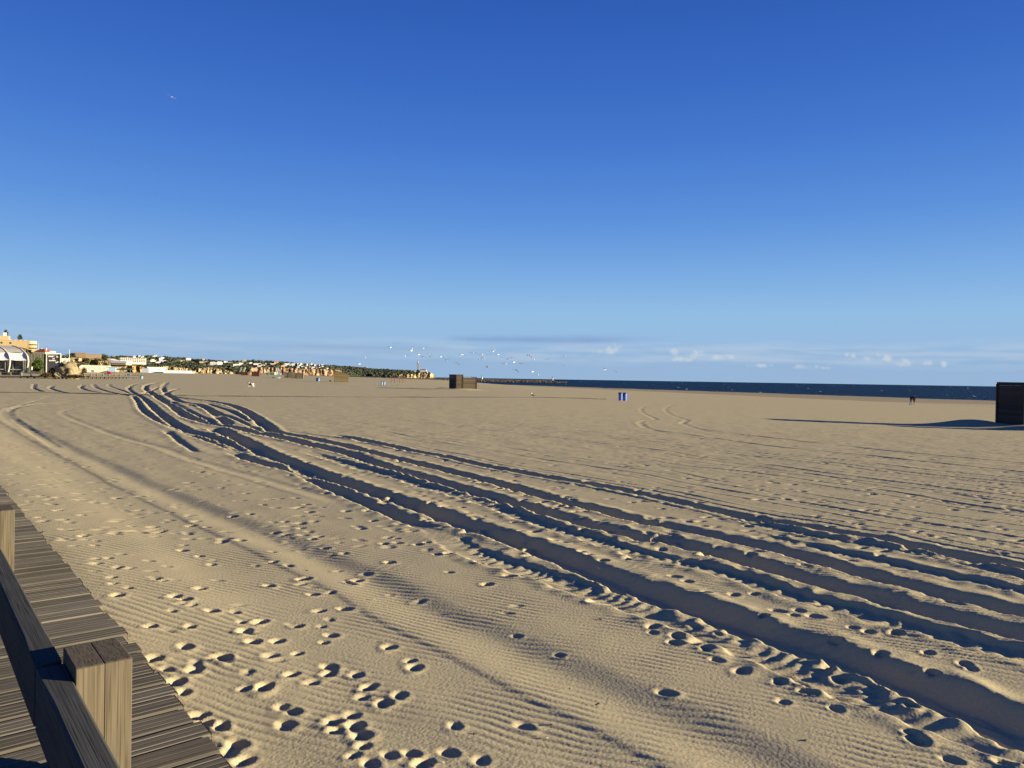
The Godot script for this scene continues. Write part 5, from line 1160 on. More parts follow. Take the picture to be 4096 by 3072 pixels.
	make_cliff([Vector2(-425.3, 10.1), Vector2(-418.3, 12.1), Vector2(-414.9, 14.5), Vector2(-407.9, 14.6), Vector2(-398.6, 14.1), Vector2(-391.6, 13.9), Vector2(-384.6, 13.8), Vector2(-378.7, 12.8), Vector2(-375.2, 10.0)], 690.0, 0.5, "buff cliff with bushes below the flat-topped cliff buildings", [Color(0.46, 0.34, 0.20), Color(0.52, 0.38, 0.23), Color(0.20, 0.17, 0.09)], 6.0, 0.6, 0.6, 30.0)
	make_cliff([Vector2(-397.6, 9.3), Vector2(-393.5, 11.3), Vector2(-386.6, 11.4), Vector2(-379.3, 11.3), Vector2(-375.0, 10.6), Vector2(-373.7, 8.7)], 720.0, 0.5, "buff rock wall under a long white roof", [Color(0.42, 0.32, 0.19), Color(0.48, 0.36, 0.22), Color(0.36, 0.27, 0.16)], 3.0, 0.6, 0.5, 20.0)
	make_cliff([Vector2(-424.6, 7.4), Vector2(-396.8, 11.5), Vector2(-369.1, 11.0), Vector2(-350.6, 15.0), Vector2(-332.1, 20.0), Vector2(-316.4, 22.1), Vector2(-302.5, 19.5), Vector2(-293.2, 14.1), Vector2(-287.5, 5.9)], 2740.0, -3.0, "pale yellow headland cliff below the lighthouse", [Color(0.50, 0.36, 0.17), Color(0.62, 0.47, 0.25), Color(0.30, 0.21, 0.10)], 9.0, 2.0, 0.2, 60.0)
	make_cliff([Vector2(-478.8, 22.0), Vector2(-473.5, 23.5), Vector2(-470.5, 24.0), Vector2(-465.7, 23.4), Vector2(-459.7, 21.4), Vector2(-454.9, 19.8), Vector2(-450.1, 18.6)], 705.0, 3.0, "dark scrubby slope under the yellow hotel", [Color(0.10, 0.085, 0.05), Color(0.14, 0.11, 0.06), Color(0.08, 0.08, 0.035)], 4.0, 0.8, 0.8, 20.0)
	# villas
	var look := [[Color(0.74, 0.72, 0.66), "white flat-roofed villa standing apart among trees near the hill crest", "white villas scattered on the hill"], [Color(0.55, 0.44, 0.28), "tan house with plain walls set among trees on the hill", "tan houses on the hill"], [Color(0.58, 0.33, 0.15), "orange-walled house on the crest of the hill", ""], [Color(0.74, 0.72, 0.66), "large white stepped villa in the trees below the crest", ""], [Color(0.76, 0.74, 0.69), "white flat-roofed villa in the dense cluster above the orange cliff", "white villas clustered above the cliff"]]
	for h in homes:
		var k: Array = look[h[0]]
		villa(Vector3(h[1], h[2], -h[3] + 9.0), h[4], h[5], k[0] * rng.randf_range(0.88, 1.05), k[0] * 0.8, k[1], k[2])
	# the lighthouse
	var lp := Vector3(-370.16, 20.73, -2900.00)
	var lh := thing("lighthouse", "tall pale square lighthouse tower on the headland", "lighthouse", lp)
	boxed("tower", Vector3(0, 16.5, 0), Vector3(8.5, 37, 8.5), Color(0.36, 0.35, 0.33), M.plaster, lh, 0.1)
	boxed("gallery", Vector3(0, 35.6, 0), Vector3(10.5, 1.2, 10.5), Color(0.34, 0.33, 0.31), M.plaster, lh, 0.1)
	var lm := MB.new(); lm.lathe(PackedVector2Array([Vector2(2.6, 36.2), Vector2(2.6, 38.8), Vector2(2.9, 39.0), Vector2(1.4, 40.4), Vector2(0.05, 41.2)]), 12, Vector3.ZERO, Color(0.4, 0.35, 0.3))
	part("lantern_room", lm.done(), M.shiny, lh)
	var kh := thing("keepers_house", "white keeper's house with a red roof beside the lighthouse", "house", Vector3(-347.99, 20.07, -2895.00))
	boxed("wall", Vector3(1, 4.5, 0), Vector3(24, 10, 12), Color(0.74, 0.72, 0.66), M.plaster, kh)
	lm = MB.new(); lm.prism(PackedVector2Array([Vector2(-7, 0), Vector2(7, 0), Vector2(0, 2.6)]), 25.0, Transform3D(Basis(Vector3.UP, PI / 2), Vector3(1, 9.5, 0)), Color(0.32, 0.13, 0.08))
	part("roof", lm.done(), M.plaster, kh)
	boxed("turret", Vector3(10, 11, 1), Vector3(3.5, 6, 3.5), Color(0.72, 0.70, 0.64), M.plaster, kh)
	boxed("annex", Vector3(-31, 2.0, 2), Vector3(7, 5, 6), Color(0.74, 0.72, 0.66), M.plaster, kh)
	# the breakwater: a paved top on heaped rock
	var jt := thing("breakwater", "long low stone breakwater with a pale paved top running out to sea", "breakwater", Vector3.ZERO)
	var jl := [Vector2(-198.7, -0.7), Vector2(-166.8, -0.2), Vector2(-105.9, -0.2), Vector2(-45.1, 0.5), Vector2(15.7, 0.7), Vector2(50.4, 0.7)]
	var jm := MB.new()
	for k in jl.size() - 1:
		var a: Vector2 = jl[k]; var b: Vector2 = jl[k + 1]
		var y := 0.25
		jm.quad(Vector3(a.x, y, -898), Vector3(b.x, y, -898), Vector3(b.x, y, -906), Vector3(a.x, y, -906), Color(0.20, 0.17, 0.125))
		jm.quad(Vector3(a.x, y - 1.0, -898), Vector3(b.x, y - 1.0, -898), Vector3(b.x, y, -898), Vector3(a.x, y, -898), Color(0.20, 0.17, 0.125))
	jm.box(Vector3(jl[jl.size() - 1].x, -1.5, -902), Vector3(0.6, 3.5, 8), Color(0.3, 0.25, 0.18))
	part("causeway", jm.done(), M.rock, jt)
	var rocks := MultiMesh.new()
	rocks.transform_format = MultiMesh.TRANSFORM_3D; rocks.use_colors = true
	rocks.mesh = lump(Vector3(1, 0.8, 1), 0.45, 23.0, Color.WHITE, Color(0.7, 0.7, 0.7), 5, 7, 1.1)
	var n := 1500
	rocks.instance_count = n
	for k in n:
		var x := rng.randf_range(-205.0, 66.0)
		var out := rng.randf()
		if x > 52.0: out = rng.randf_range(0.5, 1.0)
		rocks.set_instance_transform(k, Transform3D(Basis.from_euler(Vector3(rng.randf(), rng.randf() * TAU, rng.randf())).scaled(Vector3.ONE * rng.randf_range(0.5, 1.0)), Vector3(x, -0.9 - 2.3 * out, -897.5 + 5.0 * out)))
		rocks.set_instance_color(k, Color(0.06, 0.052, 0.038).lerp(Color(0.16, 0.135, 0.095), rng.randf()))
	var ro := MultiMeshInstance3D.new()
	ro.multimesh = rocks; ro.material_override = M.plain; ro.name = "rock_heap"; ro.set_meta("kind", "stuff")
	jt.add_child(ro)
	for k in 2:
		var bt := thing("harbour_beacon", ["small green and white banded harbour light on the breakwater", "small red and white banded harbour light at the breakwater's end"][k], "beacon", [Vector3(-36.56, 0.65, -899.00), Vector3(49.14, 0.21, -899.00)][k])
		var c: Color = [Color(0.02, 0.30, 0.14), Color(0.42, 0.06, 0.04)][k]
		var wht := Color(0.8, 0.8, 0.76)
		var bm := MB.new()
		bm.lathe(PackedVector2Array([Vector2(0.95, -0.6), Vector2(0.85, 0.9), Vector2(0.8, 1.7), Vector2(0.75, 2.5), Vector2(0.7, 3.2)]), 14, Vector3.ZERO, wht, [wht, c, wht, c])
		part("tower", bm.done(), M.plaster, bt)
		bm = MB.new()
		bm.lathe(PackedVector2Array([Vector2(0.95, 3.2), Vector2(0.95, 3.35), Vector2(0.45, 3.35), Vector2(0.45, 4.0), Vector2(0.55, 4.05), Vector2(0.02, 4.6)]), 14, Vector3.ZERO, c)
		part("lantern", bm.done(), M.shiny, bt)
	# dark sea wall at the back of the beach under the orange cliff
	var sw := part("sea_wall", null, M.rock, self)
	var sm := MB.new()
	sm.box(Vector3.ZERO, Vector3(150, 1.5, 4), Color(0.10, 0.095, 0.06))
	sw.mesh = sm.done(); sw.position = Vector3(-252.92, 0.84, -1000.00) + Vector3(0, -0.2, 0)
	tag(sw, "low dark sea wall at the foot of the orange cliff", "wall")

# ------------------------------------------------------------------ the beach front on the left
func slab_building(called: String, label: String, category: String, lo: Vector3, hi: Vector3, dep: float, col: Color, rows: int, cols: int, win: Color) -> Node3D:
	# front face from lo (bottom left) to hi (top right); windows are recessed panes between wall strips
	var w := hi.x - lo.x; var h := hi.y - lo.y
	var t := thing(called, label, category, Vector3((lo.x + hi.x) * 0.5, lo.y, lo.z), 0.42)
	boxed("wall", Vector3(0, h * 0.5 - 1.5, -dep * 0.5 - 0.12), Vector3(w, h + 3.0, dep), col, M.plaster, t)
	boxed("parapet", Vector3(0, h + 0.1, -dep * 0.5), Vector3(w + 0.3, 0.35, dep + 0.3), col * 1.05, M.plaster, t)
	if rows > 0:
		var fh := h / rows
		for r in rows:
			boxed("floor_band", Vector3(0, r * fh + fh * 0.2, 0.12), Vector3(w, fh * 0.4, 0.5), col, M.plaster, t)
			for c in cols:
				boxed("window", Vector3(-w * 0.5 + (c + 0.5) * w / cols, r * fh + fh * 0.68, -0.06), Vector3(w / cols * 0.72, fh * 0.5, 0.1), win, M.glass, t)
				boxed("pier", Vector3(-w * 0.5 + (c + 1.0) * w / cols - w / cols * 0.09, r * fh + fh * 0.68, 0.04), Vector3(w / cols * 0.16, fh * 0.56, 0.3), col, M.plaster, t)
	return t

func bush(at: Vector3, radii: Vector3, count: int, leaf: float, cols: Array, label: String, called := "bush") -> void:
	var t := thing(called, label, "bush", at)
	part("foliage", leaves(radii, count, leaf, cols, 0.2), M.leaf, t)
	var st := MB.new()
	for k in 3:
		st.tube(PackedVector3Array([Vector3(0, -0.3, 0), Vector3(rng.randf_range(-0.4, 0.4) * radii.x, radii.y * 1.1, rng.randf_range(-0.4, 0.4) * radii.z)]), PackedFloat32Array([0.05, 0.02]), 5, Color(0.10, 0.07, 0.045))
	part("stem", st.done(), M.plain, t)

func make_pavilion() -> void:
	var t := thing("beach_pavilion", "white tent-roofed beach pavilion with curved pierced ribs at the sand's edge", "pavilion", Vector3(-98.78, 1.46, -150.00))
	# u goes out towards the beach, b runs along the row of ribs
	var u := Vector3(0.8, 0, 0.6); var b := Vector3(-0.6, 0, 0.8)
	var row := Vector3(-3.05, 0, 0.9)
	var rib_col := Color(0.52, 0.53, 0.47)
	var inner := [Vector2(0.0, -0.2), Vector2(0.7, 0.5), Vector2(1.35, 1.35), Vector2(1.55, 2.1), Vector2(1.35, 2.75), Vector2(0.75, 3.25), Vector2(-0.4, 3.72), Vector2(-3.0, 4.45), Vector2(-7.0, 5.0), Vector2(-10.5, 5.25)]
	var outer := [Vector2(1.25, -0.2), Vector2(2.0, 0.6), Vector2(2.55, 1.45), Vector2(2.75, 2.25), Vector2(2.35, 2.95), Vector2(1.5, 3.5), Vector2(0.0, 3.98), Vector2(-3.0, 4.7), Vector2(-7.0, 5.2), Vector2(-10.5, 5.45)]
	for k in inner.size():
		inner[k].x *= 0.625; outer[k].x *= 0.625
	for k in 4:
		var o := row * k
		var poly := PackedVector2Array(inner)
		for j in range(outer.size() - 1, -1, -1): poly.append(outer[j])
		var m := MB.new()
		m.prism(poly, 0.22, Transform3D(Basis(u, Vector3.UP, b), o), rib_col)
		part("rib", m.done(), M.plaster, t)
		for q in [Vector2(1.3, 2.05), Vector2(1.1, 1.35)]:
			var pm := MB.new()
			var ring := PackedVector2Array()
			for s in 14: ring.append(Vector2(cos(TAU * s / 14), sin(TAU * s / 14)) * 0.15 + q)
			pm.prism(ring, 0.26, Transform3D(Basis(u, Vector3.UP, b), o), Color(0.06, 0.065, 0.07))
			part("porthole", pm.done(), M.plain, t)
		if k == 3: continue
		# stretched awning between two ribs and the roof skin above it
		var am := MB.new()
		for j in 6:
			for s in 6:
				var q := []
				for e in [[j, s], [j + 1, s], [j + 1, s + 1], [j, s + 1]]:
					var t0: float = e[0] / 6.0; var t1: float = 0.04 + 0.92 * e[1] / 6.0
					var p := Vector2(0.0, 3.9).lerp(Vector2(1.68, 2.35), t0)
					q.append(o + row * t1 + u * p.x + Vector3.UP * (p.y - 0.12 * sin(PI * t0) - 0.16 * sin(PI * t1)))
				am.quad(q[0], q[1], q[2], q[3], Color(0.74, 0.73, 0.70))
		part("awning", am.done(), M.plaster, t)
		am = MB.new()
		for j in range(6, 9):
			var p0: Vector2 = outer[j]; var p1: Vector2 = outer[j + 1]
			am.quad(o + row * 0.03 + u * p0.x + Vector3.UP * (p0.y - 0.1), o + row * 0.97 + u * p0.x + Vector3.UP * (p0.y - 0.1), o + row * 0.97 + u * p1.x + Vector3.UP * (p1.y - 0.1), o + row * 0.03 + u * p1.x + Vector3.UP * (p1.y - 0.1), Color(0.48, 0.45, 0.37))
		part("roof_skin", am.done(), M.plaster, t)
		# glazed front set back under the awning
		boxed("window", o + row * 0.5 + u * -0.3 + Vector3(0, 1.55, 0), Vector3(2.95, 3.2, 0.06), Color(0.1, 0.11, 0.12), M.glass, t)
		for s in 4:
			boxed("mullion", o + row * (0.14 + 0.24 * s) + u * -0.3 + Vector3(0, 1.55, 0.06), Vector3(0.12, 3.2, 0.1), Color(0.30, 0.31, 0.26), M.plain, t)
		boxed("sill", o + row * 0.5 + u * -0.1 + Vector3(0, 0.42, 0), Vector3(2.9, 0.16, 0.5), Color(0.6, 0.6, 0.56), M.plaster, t)
	boxed("back_wall", row * 1.6 + Vector3(-1.9, 1.5, -2.6), Vector3(9.0, 4.4, 2.4), Color(0.22, 0.21, 0.175), M.plaster, t, 0.25)

func make_front() -> void:
	make_pavilion()
	# ribbed building with the dark lettered end
	var cafe := thing("beach_cafe", "grey ribbed box cafe with a dark lettered end wall beside the rock", "building", Vector3(-99.56, 1.73, -158.00), 0.52)
	var wd: float = 2.67; var ht: float = 3.68
	var grey := Color(0.24, 0.23, 0.18)
	boxed("body", Vector3(wd * 0.5, ht * 0.5 - 0.3, -3.2), Vector3(wd, ht + 0.5, 6.0), Color(0.32, 0.31, 0.25), M.plaster, cafe)
	boxed("end_wall", Vector3(wd * 0.5, ht * 0.5 - 0.35, -0.16), Vector3(wd - 0.2, ht + 0.1, 0.08), Color(0.035, 0.035, 0.045), M.plaster, cafe)
	boxed("frame", Vector3(0.06, ht * 0.5 - 0.3, -0.1), Vector3(0.16, ht + 0.5, 0.5), Color(0.62, 0.60, 0.52), M.plaster, cafe)
	boxed("frame", Vector3(wd - 0.06, ht * 0.5 - 0.3, -0.1), Vector3(0.16, ht + 0.5, 0.5), Color(0.62, 0.55, 0.42), M.plaster, cafe)
	boxed("frame", Vector3(wd * 0.5, ht + 0.02, -0.1), Vector3(wd + 0.1, 0.16, 0.5), Color(0.68, 0.66, 0.58), M.plaster, cafe)
	# the long side with upright ribs
	var side := Vector3(-0.955, 0, -0.295)
	var sl := 4.3
	var sb := MB.new(); sb.box(Vector3(0, ht * 0.5 - 0.3, -0.3) + side * sl * 0.5, Vector3(sl, ht + 0.4, 0.2), Color(0.13, 0.125, 0.10), Basis(Vector3.UP, atan2(-side.z, side.x)))
	part("side_wall", sb.done(), M.plaster, cafe)
	for k in 15:
		boxed("rib", Vector3(0.0, ht * 0.5 - 0.3, -0.14) + side * (0.25 + sl * k / 15.0), Vector3(0.14, ht + 0.3, 0.2), grey, M.plaster, cafe, atan2(-side.z, side.x))
	boxed("roof_box", Vector3(1.15, ht + 0.3, -1.2), Vector3(1.08, 0.55, 1.0), Color(0.72, 0.70, 0.62), M.plaster, cafe)
	var font := SystemFont.new(); font.font_names = PackedStringArray(["Droid Sans"]); font.font_weight = 700
	var lines := [["SEMPT", 0.91, 3.10, 0.0], ["SI", 2.00, 3.02, 0.0], ["OI", 1.33, 2.62, 0.0], ["OUTRO", 1.12, 2.20, 0.0], ["SOL", 2.00, 1.90, 0.5]]
	for l in lines:
		var tm := TextMesh.new(); tm.text = l[0]; tm.font = font; tm.font_size = 24; tm.pixel_size = 0.0148; tm.depth = 0.03
		var lt := MeshInstance3D.new(); lt.mesh = tm; lt.name = "lettering"; lt.material_override = M.letter
		cafe.add_child(lt, true)
		lt.position = Vector3(l[1], l[2], -0.10); lt.rotation.z = l[3]
	# hotel on the cliff
	var y := Color(0.44, 0.335, 0.17)
	var ho := slab_building("hotel", "yellow cliff-top hotel with a rounded balcony end and roof terraces", "building", Vector3(-499.02, 21.00, -700.00), Vector3(-461.28, 30.12, -700.00), 16.0, y, 0, 0, Color(0.05, 0.05, 0.05))
	var base: Vector3 = ho.position
	var end_at := Vector3(-460.47, 21.62, -700.00) - base
	var hm := MB.new()
	hm.lathe(PackedVector2Array([Vector2(5.2, -3), Vector2(5.2, 0.9), Vector2(4.7, 0.9), Vector2(4.7, 2.2), Vector2(5.2, 2.2), Vector2(5.2, 4.4), Vector2(4.7, 4.4), Vector2(4.7, 5.6), Vector2(5.2, 5.6), Vector2(5.2, 8.6), Vector2(0.05, 8.7)]), 24, end_at + Vector3(0, 0, -5), Color(0.50, 0.41, 0.27), [y, y, Color(0.08, 0.06, 0.05), y, y, y, Color(0.08, 0.06, 0.05), y])
	part("balcony_end", hm.done(), M.plaster, ho)
	for k in 9:
		boxed("roof_post", Vector3(-16 + 4.0 * k, 9.2, -2.0), Vector3(1.6, 1.2, 1.6), Color(0.70, 0.60, 0.44), M.plaster, ho)
	boxed("upper_storey", Vector3(-483.98, 29.76, -700.00) - base + Vector3(0, 2.2, -4), Vector3(13, 4.6, 8), Color(0.47, 0.37, 0.21), M.plaster, ho)
	boxed("stair_tower", Vector3(-481.15, 30.75, -700.00) - base + Vector3(0, 3.4, -4.5), Vector3(2.4, 6.6, 3), Color(0.74, 0.66, 0.5), M.plaster, ho)
	for q in [[-2.8, 6.6], [4.3, 6.6], [4.3, 2.8]]:
		boxed("window", Vector3(q[0], q[1], -0.1), Vector3(1.6, 1.5, 0.2), Color(0.06, 0.05, 0.05), M.glass, ho)
	boxed("terrace", Vector3(-453.83, 20.16, -696.00) - base + Vector3(0, 0.6, -3), Vector3(8.5, 2.6, 8), Color(0.52, 0.42, 0.25), M.plaster, ho)
	# two norfolk pines
	for k in 2:
		var at: Vector3 = [Vector3(-493.20, 31.60, -720.00), Vector3(-479.57, 31.34, -720.00)][k]
		var high: float = [9.6, 5.4][k]
		var t := thing("norfolk_pine", ["tall thin tiered pine rising behind the yellow hotel's roof", "shorter tiered pine rising behind the yellow hotel's balcony end"][k], "tree", at - Vector3(0, 4, 0))
		var tm := MB.new(); tm.tube(PackedVector3Array([Vector3.ZERO, Vector3(0.2, (high + 4) * 0.5, 0), Vector3(0.1, high + 4, 0)]), PackedFloat32Array([0.35, 0.25, 0.06]), 7, Color(0.09, 0.07, 0.05))
		part("trunk", tm.done(), M.plain, t)
		var cm := MB.new()
		for j in 9:
			var yy := 4.0 + high * (0.35 + 0.65 * j / 9.0) if k == 0 else 4.0 + high * (0.1 + 0.9 * j / 9.0)
			var rr: float = 2.4 * (1.0 - 0.75 * pow(float(j) / 9.0, 1.6)) * (0.75 if j < 1 else 1.0)
			for s in 26:
				var a := rng.randf() * TAU; var q := rng.randf_range(0.25, 1.0) * rr
				var p := Vector3(cos(a) * q + 0.15, yy + 0.25 * q + rng.randf_range(-0.3, 0.3), sin(a) * q)
				cm.box(p, Vector3(0.7, 0.3, 0.26), Color(0.03, 0.045, 0.025) * rng.randf_range(0.7, 1.4), Basis(Vector3.UP, -a))
		part("crown", cm.done(), M.leaf, t)
	# rock, bushes
	var rk := part("sea_stack_rock", lump(Vector3(2.35, 2.10, 2.0), 0.30, 5.0, Color(0.34, 0.285, 0.17), Color(0.19, 0.155, 0.095), 34, 48, 1.5), M.rock, self, Vector3(-89.04, 0.29, -148.00) + Vector3(0, -0.35, 0))
	tag(rk, "large pale weathered rock standing beside the boardwalk's bushes", "rock")
	var green := [Color(0.045, 0.075, 0.015), Color(0.08, 0.11, 0.02), Color(0.03, 0.05, 0.012)]
	var brown := [Color(0.07, 0.05, 0.025), Color(0.10, 0.07, 0.03), Color(0.05, 0.045, 0.02)]
	bush(Vector3(-96.88, 1.34, -151.00), Vector3(1.0, 1.45, 1.0), 2600, 0.13, green, "rounded green bush against the ribbed cafe wall")
	bush(Vector3(-91.22, 0.36, -147.00), Vector3(1.0, 0.95, 0.8), 2000, 0.11, [Color(0.035, 0.03, 0.02), Color(0.06, 0.045, 0.025), Color(0.03, 0.04, 0.015)], "dark twiggy bush below the lettered end wall")
	bush(Vector3(-91.93, 0.30, -146.00), Vector3(1.1, 0.55, 0.8), 1600, 0.1, brown, "low brown bush at the end of the near railing")
	bush(Vector3(-85.67, 0.35, -145.00), Vector3(2.1, 0.34, 0.6), 2400, 0.09, brown, "low brown scrub in front of the pale rock")
	bush(Vector3(-86.86, 0.99, -150.00), Vector3(0.55, 0.75, 0.6), 1000, 0.09, brown, "brown scrub between the pale rock and the far railing")
	for q in [[Vector3(-380.20, 6.90, -650.00), 7.0, 3.6, "olive bush on the buff cliff just above the cream hall"], [Vector3(-367.35, 9.52, -660.00), 9.0, 4.4, "largest olive bush on the buff cliff above the hall's sloping end"], [Vector3(-386.99, 11.27, -672.00), 3.6, 2.6, "small olive bush halfway up the buff cliff face"], [Vector3(-416.73, 13.08, -690.00), 12.0, 3.4, "wide olive scrub on the buff cliff behind the lettered cafe"], [Vector3(-396.16, 15.54, -716.00), 5.5, 3.4, "round dark bush at the end of the long pinkish building"], [Vector3(-437.47, 18.05, -740.00), 8.0, 2.0, "low scrub growing behind the tall pinkish block"]]:
		bush(q[0] - Vector3(0, q[2], 0), Vector3(q[1], q[2], 3.0), 500, 0.7, [Color(0.06, 0.065, 0.02), Color(0.09, 0.09, 0.03), Color(0.04, 0.05, 0.02)], q[3], "cliff_bush")
	# cliff-top buildings
	slab_building("cliff_building", "tall pinkish flat-roofed block on the buff cliff top", "building", Vector3(-412.83, 13.40, -700.00), Vector3(-404.15, 19.22, -700.00), 6.0, Color(0.26, 0.185, 0.115), 0, 0, Color(0.1, 0.1, 0.1))
	slab_building("cliff_building", "long low pinkish building on the cliff top with a small white sign", "building", Vector3(-406.63, 13.60, -704.00), Vector3(-392.65, 18.11, -704.00), 6.0, Color(0.31, 0.225, 0.135), 0, 0, Color(0.1, 0.1, 0.1))
	slab_building("cliff_building", "small white flat-roofed house at the edge of the buff cliff", "building", Vector3(-420.79, 14.12, -705.00), Vector3(-415.81, 15.87, -705.00), 4.0, Color(0.46, 0.38, 0.24), 0, 0, Color(0.1, 0.1, 0.1))
	slab_building("cliff_building", "small house with white eaves seen over the lettered cafe", "building", Vector3(-307.38, 9.18, -500.00), Vector3(-305.56, 12.76, -500.00), 4.0, Color(0.70, 0.68, 0.60), 0, 0, Color(0.1, 0.1, 0.1))
	slab_building("cliff_building", "low white building with a long roof seen past the cafe end", "building", Vector3(-294.42, 7.92, -480.00), Vector3(-287.79, 9.81, -480.00), 2.5, Color(0.74, 0.70, 0.60), 0, 0, Color(0.1, 0.1, 0.1))
	var rr2 := thing("roof_hut", "red-brown roofed cabin with two cream chimneys behind the ribbed cafe", "building", Vector3(-165.13, 7.96, -260.00))
	boxed("wall", Vector3(0, -0.8, 0), Vector3(3.69, 2.4, 3), Color(0.42, 0.36, 0.28), M.plaster, rr2)
	var rm := MB.new(); rm.prism(PackedVector2Array([Vector2(-2.11, 0), Vector2(1.93, 0), Vector2(1.58, 0.95), Vector2(0.18, 0.95)]), 3.2, Transform3D(Basis(), Vector3(0, 0.4, 0)), Color(0.22, 0.07, 0.05))
	part("roof", rm.done(), M.plaster, rr2)
	for e in [-0.1, 1.5]:
		boxed("chimney", Vector3(e, 1.0, 0.6), Vector3(0.5, 1.5, 0.5), Color(0.55, 0.50, 0.36), M.plaster, rr2)
	# white roofed rock building, hall, long hotel, long low white building
	var wr := thing("roofed_building", "long white-roofed building on the buff rock wall", "building", Vector3(-381.54, 11.15, -715.00))
	var wm := MB.new(); wm.prism(PackedVector2Array([Vector2(-9.18, -1.0), Vector2(9.67, -1.0), Vector2(9.67, 0.9), Vector2(-2.42, 1.6), Vector2(-8.70, 3.4)]), 12.0, Transform3D(Basis(), Vector3(0, 0, -4)), Color(0.70, 0.68, 0.62))
	part("roof", wm.done(), M.plaster, wr)
	boxed("wall", Vector3(0, -1.6, -4.2), Vector3(17.40, 2.0, 11), Color(0.5, 0.42, 0.3), M.plaster, wr)
	var hall := thing("beach_hall", "cream windowless beach hall with slot windows and one sloping end", "building", Vector3(-226.90, 1.50, -400.00), 0.35)
	var am := MB.new(); am.prism(PackedVector2Array([Vector2(-5.95, -0.3), Vector2(2.70, -0.3), Vector2(7.57, 1.1), Vector2(7.57, 3.55), Vector2(-5.41, 3.75), Vector2(-6.35, 2.8)]), 9.0, Transform3D(Basis(), Vector3(0, 0, -4.5)), Color(0.74, 0.66, 0.50))
	part("shell", am.done(), M.plaster, hall)
	for k in 5:
		boxed("slot_window", Vector3(-4.06 + k * 2.43, 2.15, 0.0), Vector3(0.85, 0.22, 0.1), Color(0.05, 0.05, 0.06), M.glass, hall)
	boxed("door", Vector3(0.14, 0.55, 0.02), Vector3(1.3, 1.1, 0.12), Color(0.12, 0.12, 0.14), M.plain, hall)
	boxed("annex", Vector3(9.19, 1.5, -2), Vector3(3.51, 2.6, 4), Color(0.30, 0.42, 0.55), M.plaster, hall)
	boxed("annex_roof", Vector3(9.46, 2.9, -2), Vector3(4.87, 0.25, 5), Color(0.68, 0.68, 0.66), M.plaster, hall)
	slab_building("hillside_hotel", "long white four-storey hotel with rows of balconies on the wooded slope", "building", Vector3(-739.50, 19.86, -1400.00), Vector3(-696.08, 29.07, -1400.00), 14.0, Color(0.74, 0.70, 0.60), 3, 14, Color(0.12, 0.12, 0.13))
	slab_building("beach_building", "low white beach building, its tall end nearest the orange rocks", "building", Vector3(-344.56, 1.25, -700.00), Vector3(-328.77, 6.71, -700.00), 12.0, Color(0.74, 0.73, 0.68), 0, 0, Color(0.1, 0.1, 0.1))
	slab_building("beach_building", "long low white beach wall running out along the sand", "building", Vector3(-326.82, 1.04, -696.00), Vector3(-302.39, 3.78, -696.00), 8.0, Color(0.76, 0.75, 0.70), 0, 0, Color(0.1, 0.1, 0.1))
	slab_building("beach_building", "small grey service hut between the orange rocks and the white building", "building", Vector3(-345.23, 1.40, -690.00), Vector3(-339.45, 5.46, -690.00), 6.0, Color(0.30, 0.33, 0.37), 0, 0, Color(0.1, 0.1, 0.1))
	slab_building("beach_building", "tiny white kiosk beyond the end of the long white wall", "building", Vector3(-298.36, 1.45, -690.00), Vector3(-296.28, 2.89, -690.00), 3.0, Color(0.70, 0.66, 0.56), 0, 0, Color(0.1, 0.1, 0.1))
	var can := thing("sun_canopy", "dark green canopy on posts beside the cream hall", "canopy", Vector3(-215.67, 1.49, -410.00))
	var cv2 := MB.new(); cv2.prism(PackedVector2Array([Vector2(-4, 1.6), Vector2(-1.5, 2.3), Vector2(1.5, 2.4), Vector2(4.6, 1.7), Vector2(4.6, 1.5), Vector2(-4, 1.4)]), 5.0, Transform3D(Basis(), Vector3(0, 0, -2)), Color(0.06, 0.075, 0.05))
	part("cover", cv2.done(), M.plain, can)
	for k in 5: boxed("post", Vector3(-3.8 + 2.0 * k, 0.6, 0.2), Vector3(0.15, 2.0, 0.15), Color(0.2, 0.2, 0.18), M.plain, can)
	# kiosk and the slanting beams
	var ki := thing("kiosk", "pale green kiosk with a slanting roof below the orange cliff", "building", Vector3(-198.39, 1.05, -600.00))
	var km := MB.new(); km.prism(PackedVector2Array([Vector2(-5.47, -0.4), Vector2(5.68, -0.4), Vector2(5.68, 2.75), Vector2(-2.03, 2.15), Vector2(-5.47, 1.5)]), 4.0, Transform3D(Basis(), Vector3(0, 0, -2)), Color(0.36, 0.42, 0.28))
	part("wall", km.done(), M.plaster, ki)
	for q in [[0.0, 1.2], [3.0, 1.0], [4.6, 1.0]]:
		boxed("window", Vector3(q[0], 1.15, 0.02), Vector3(q[1], 1.0, 0.1), Color(0.06, 0.07, 0.08), M.glass, ki)
	for q in [[Vector3(-225.01, 1.69, -610.00), Vector3(-223.02, 7.29, -610.00), Color(0.38, 0.44, 0.40), "pale grey slanting beam propped up above the long red-brown store"], [Vector3(-222.33, 2.15, -610.00), Vector3(-220.13, 7.13, -610.00), Color(0.48, 0.48, 0.26), "yellowish slanting beam propped up above the long red-brown store"], [Vector3(-191.60, 1.40, -610.00), Vector3(-193.74, 7.14, -610.00), Color(0.16, 0.42, 0.66), "bright blue slanting slide beam standing before the orange cliff"]]:
		var a: Vector3 = q[0]; var e: Vector3 = q[1]
		var bt := thing("slanting_beam", q[3], "beam", a)
		var bm := MB.new()
		var dv := e - a
		bm.box(dv * 0.5 - dv.normalized() * 0.3, Vector3(1.1, dv.length() + 0.8, 0.8), q[2], Basis(Vector3.BACK, atan2(-dv.x, dv.y)))
		part("beam", bm.done(), M.plaster, bt)
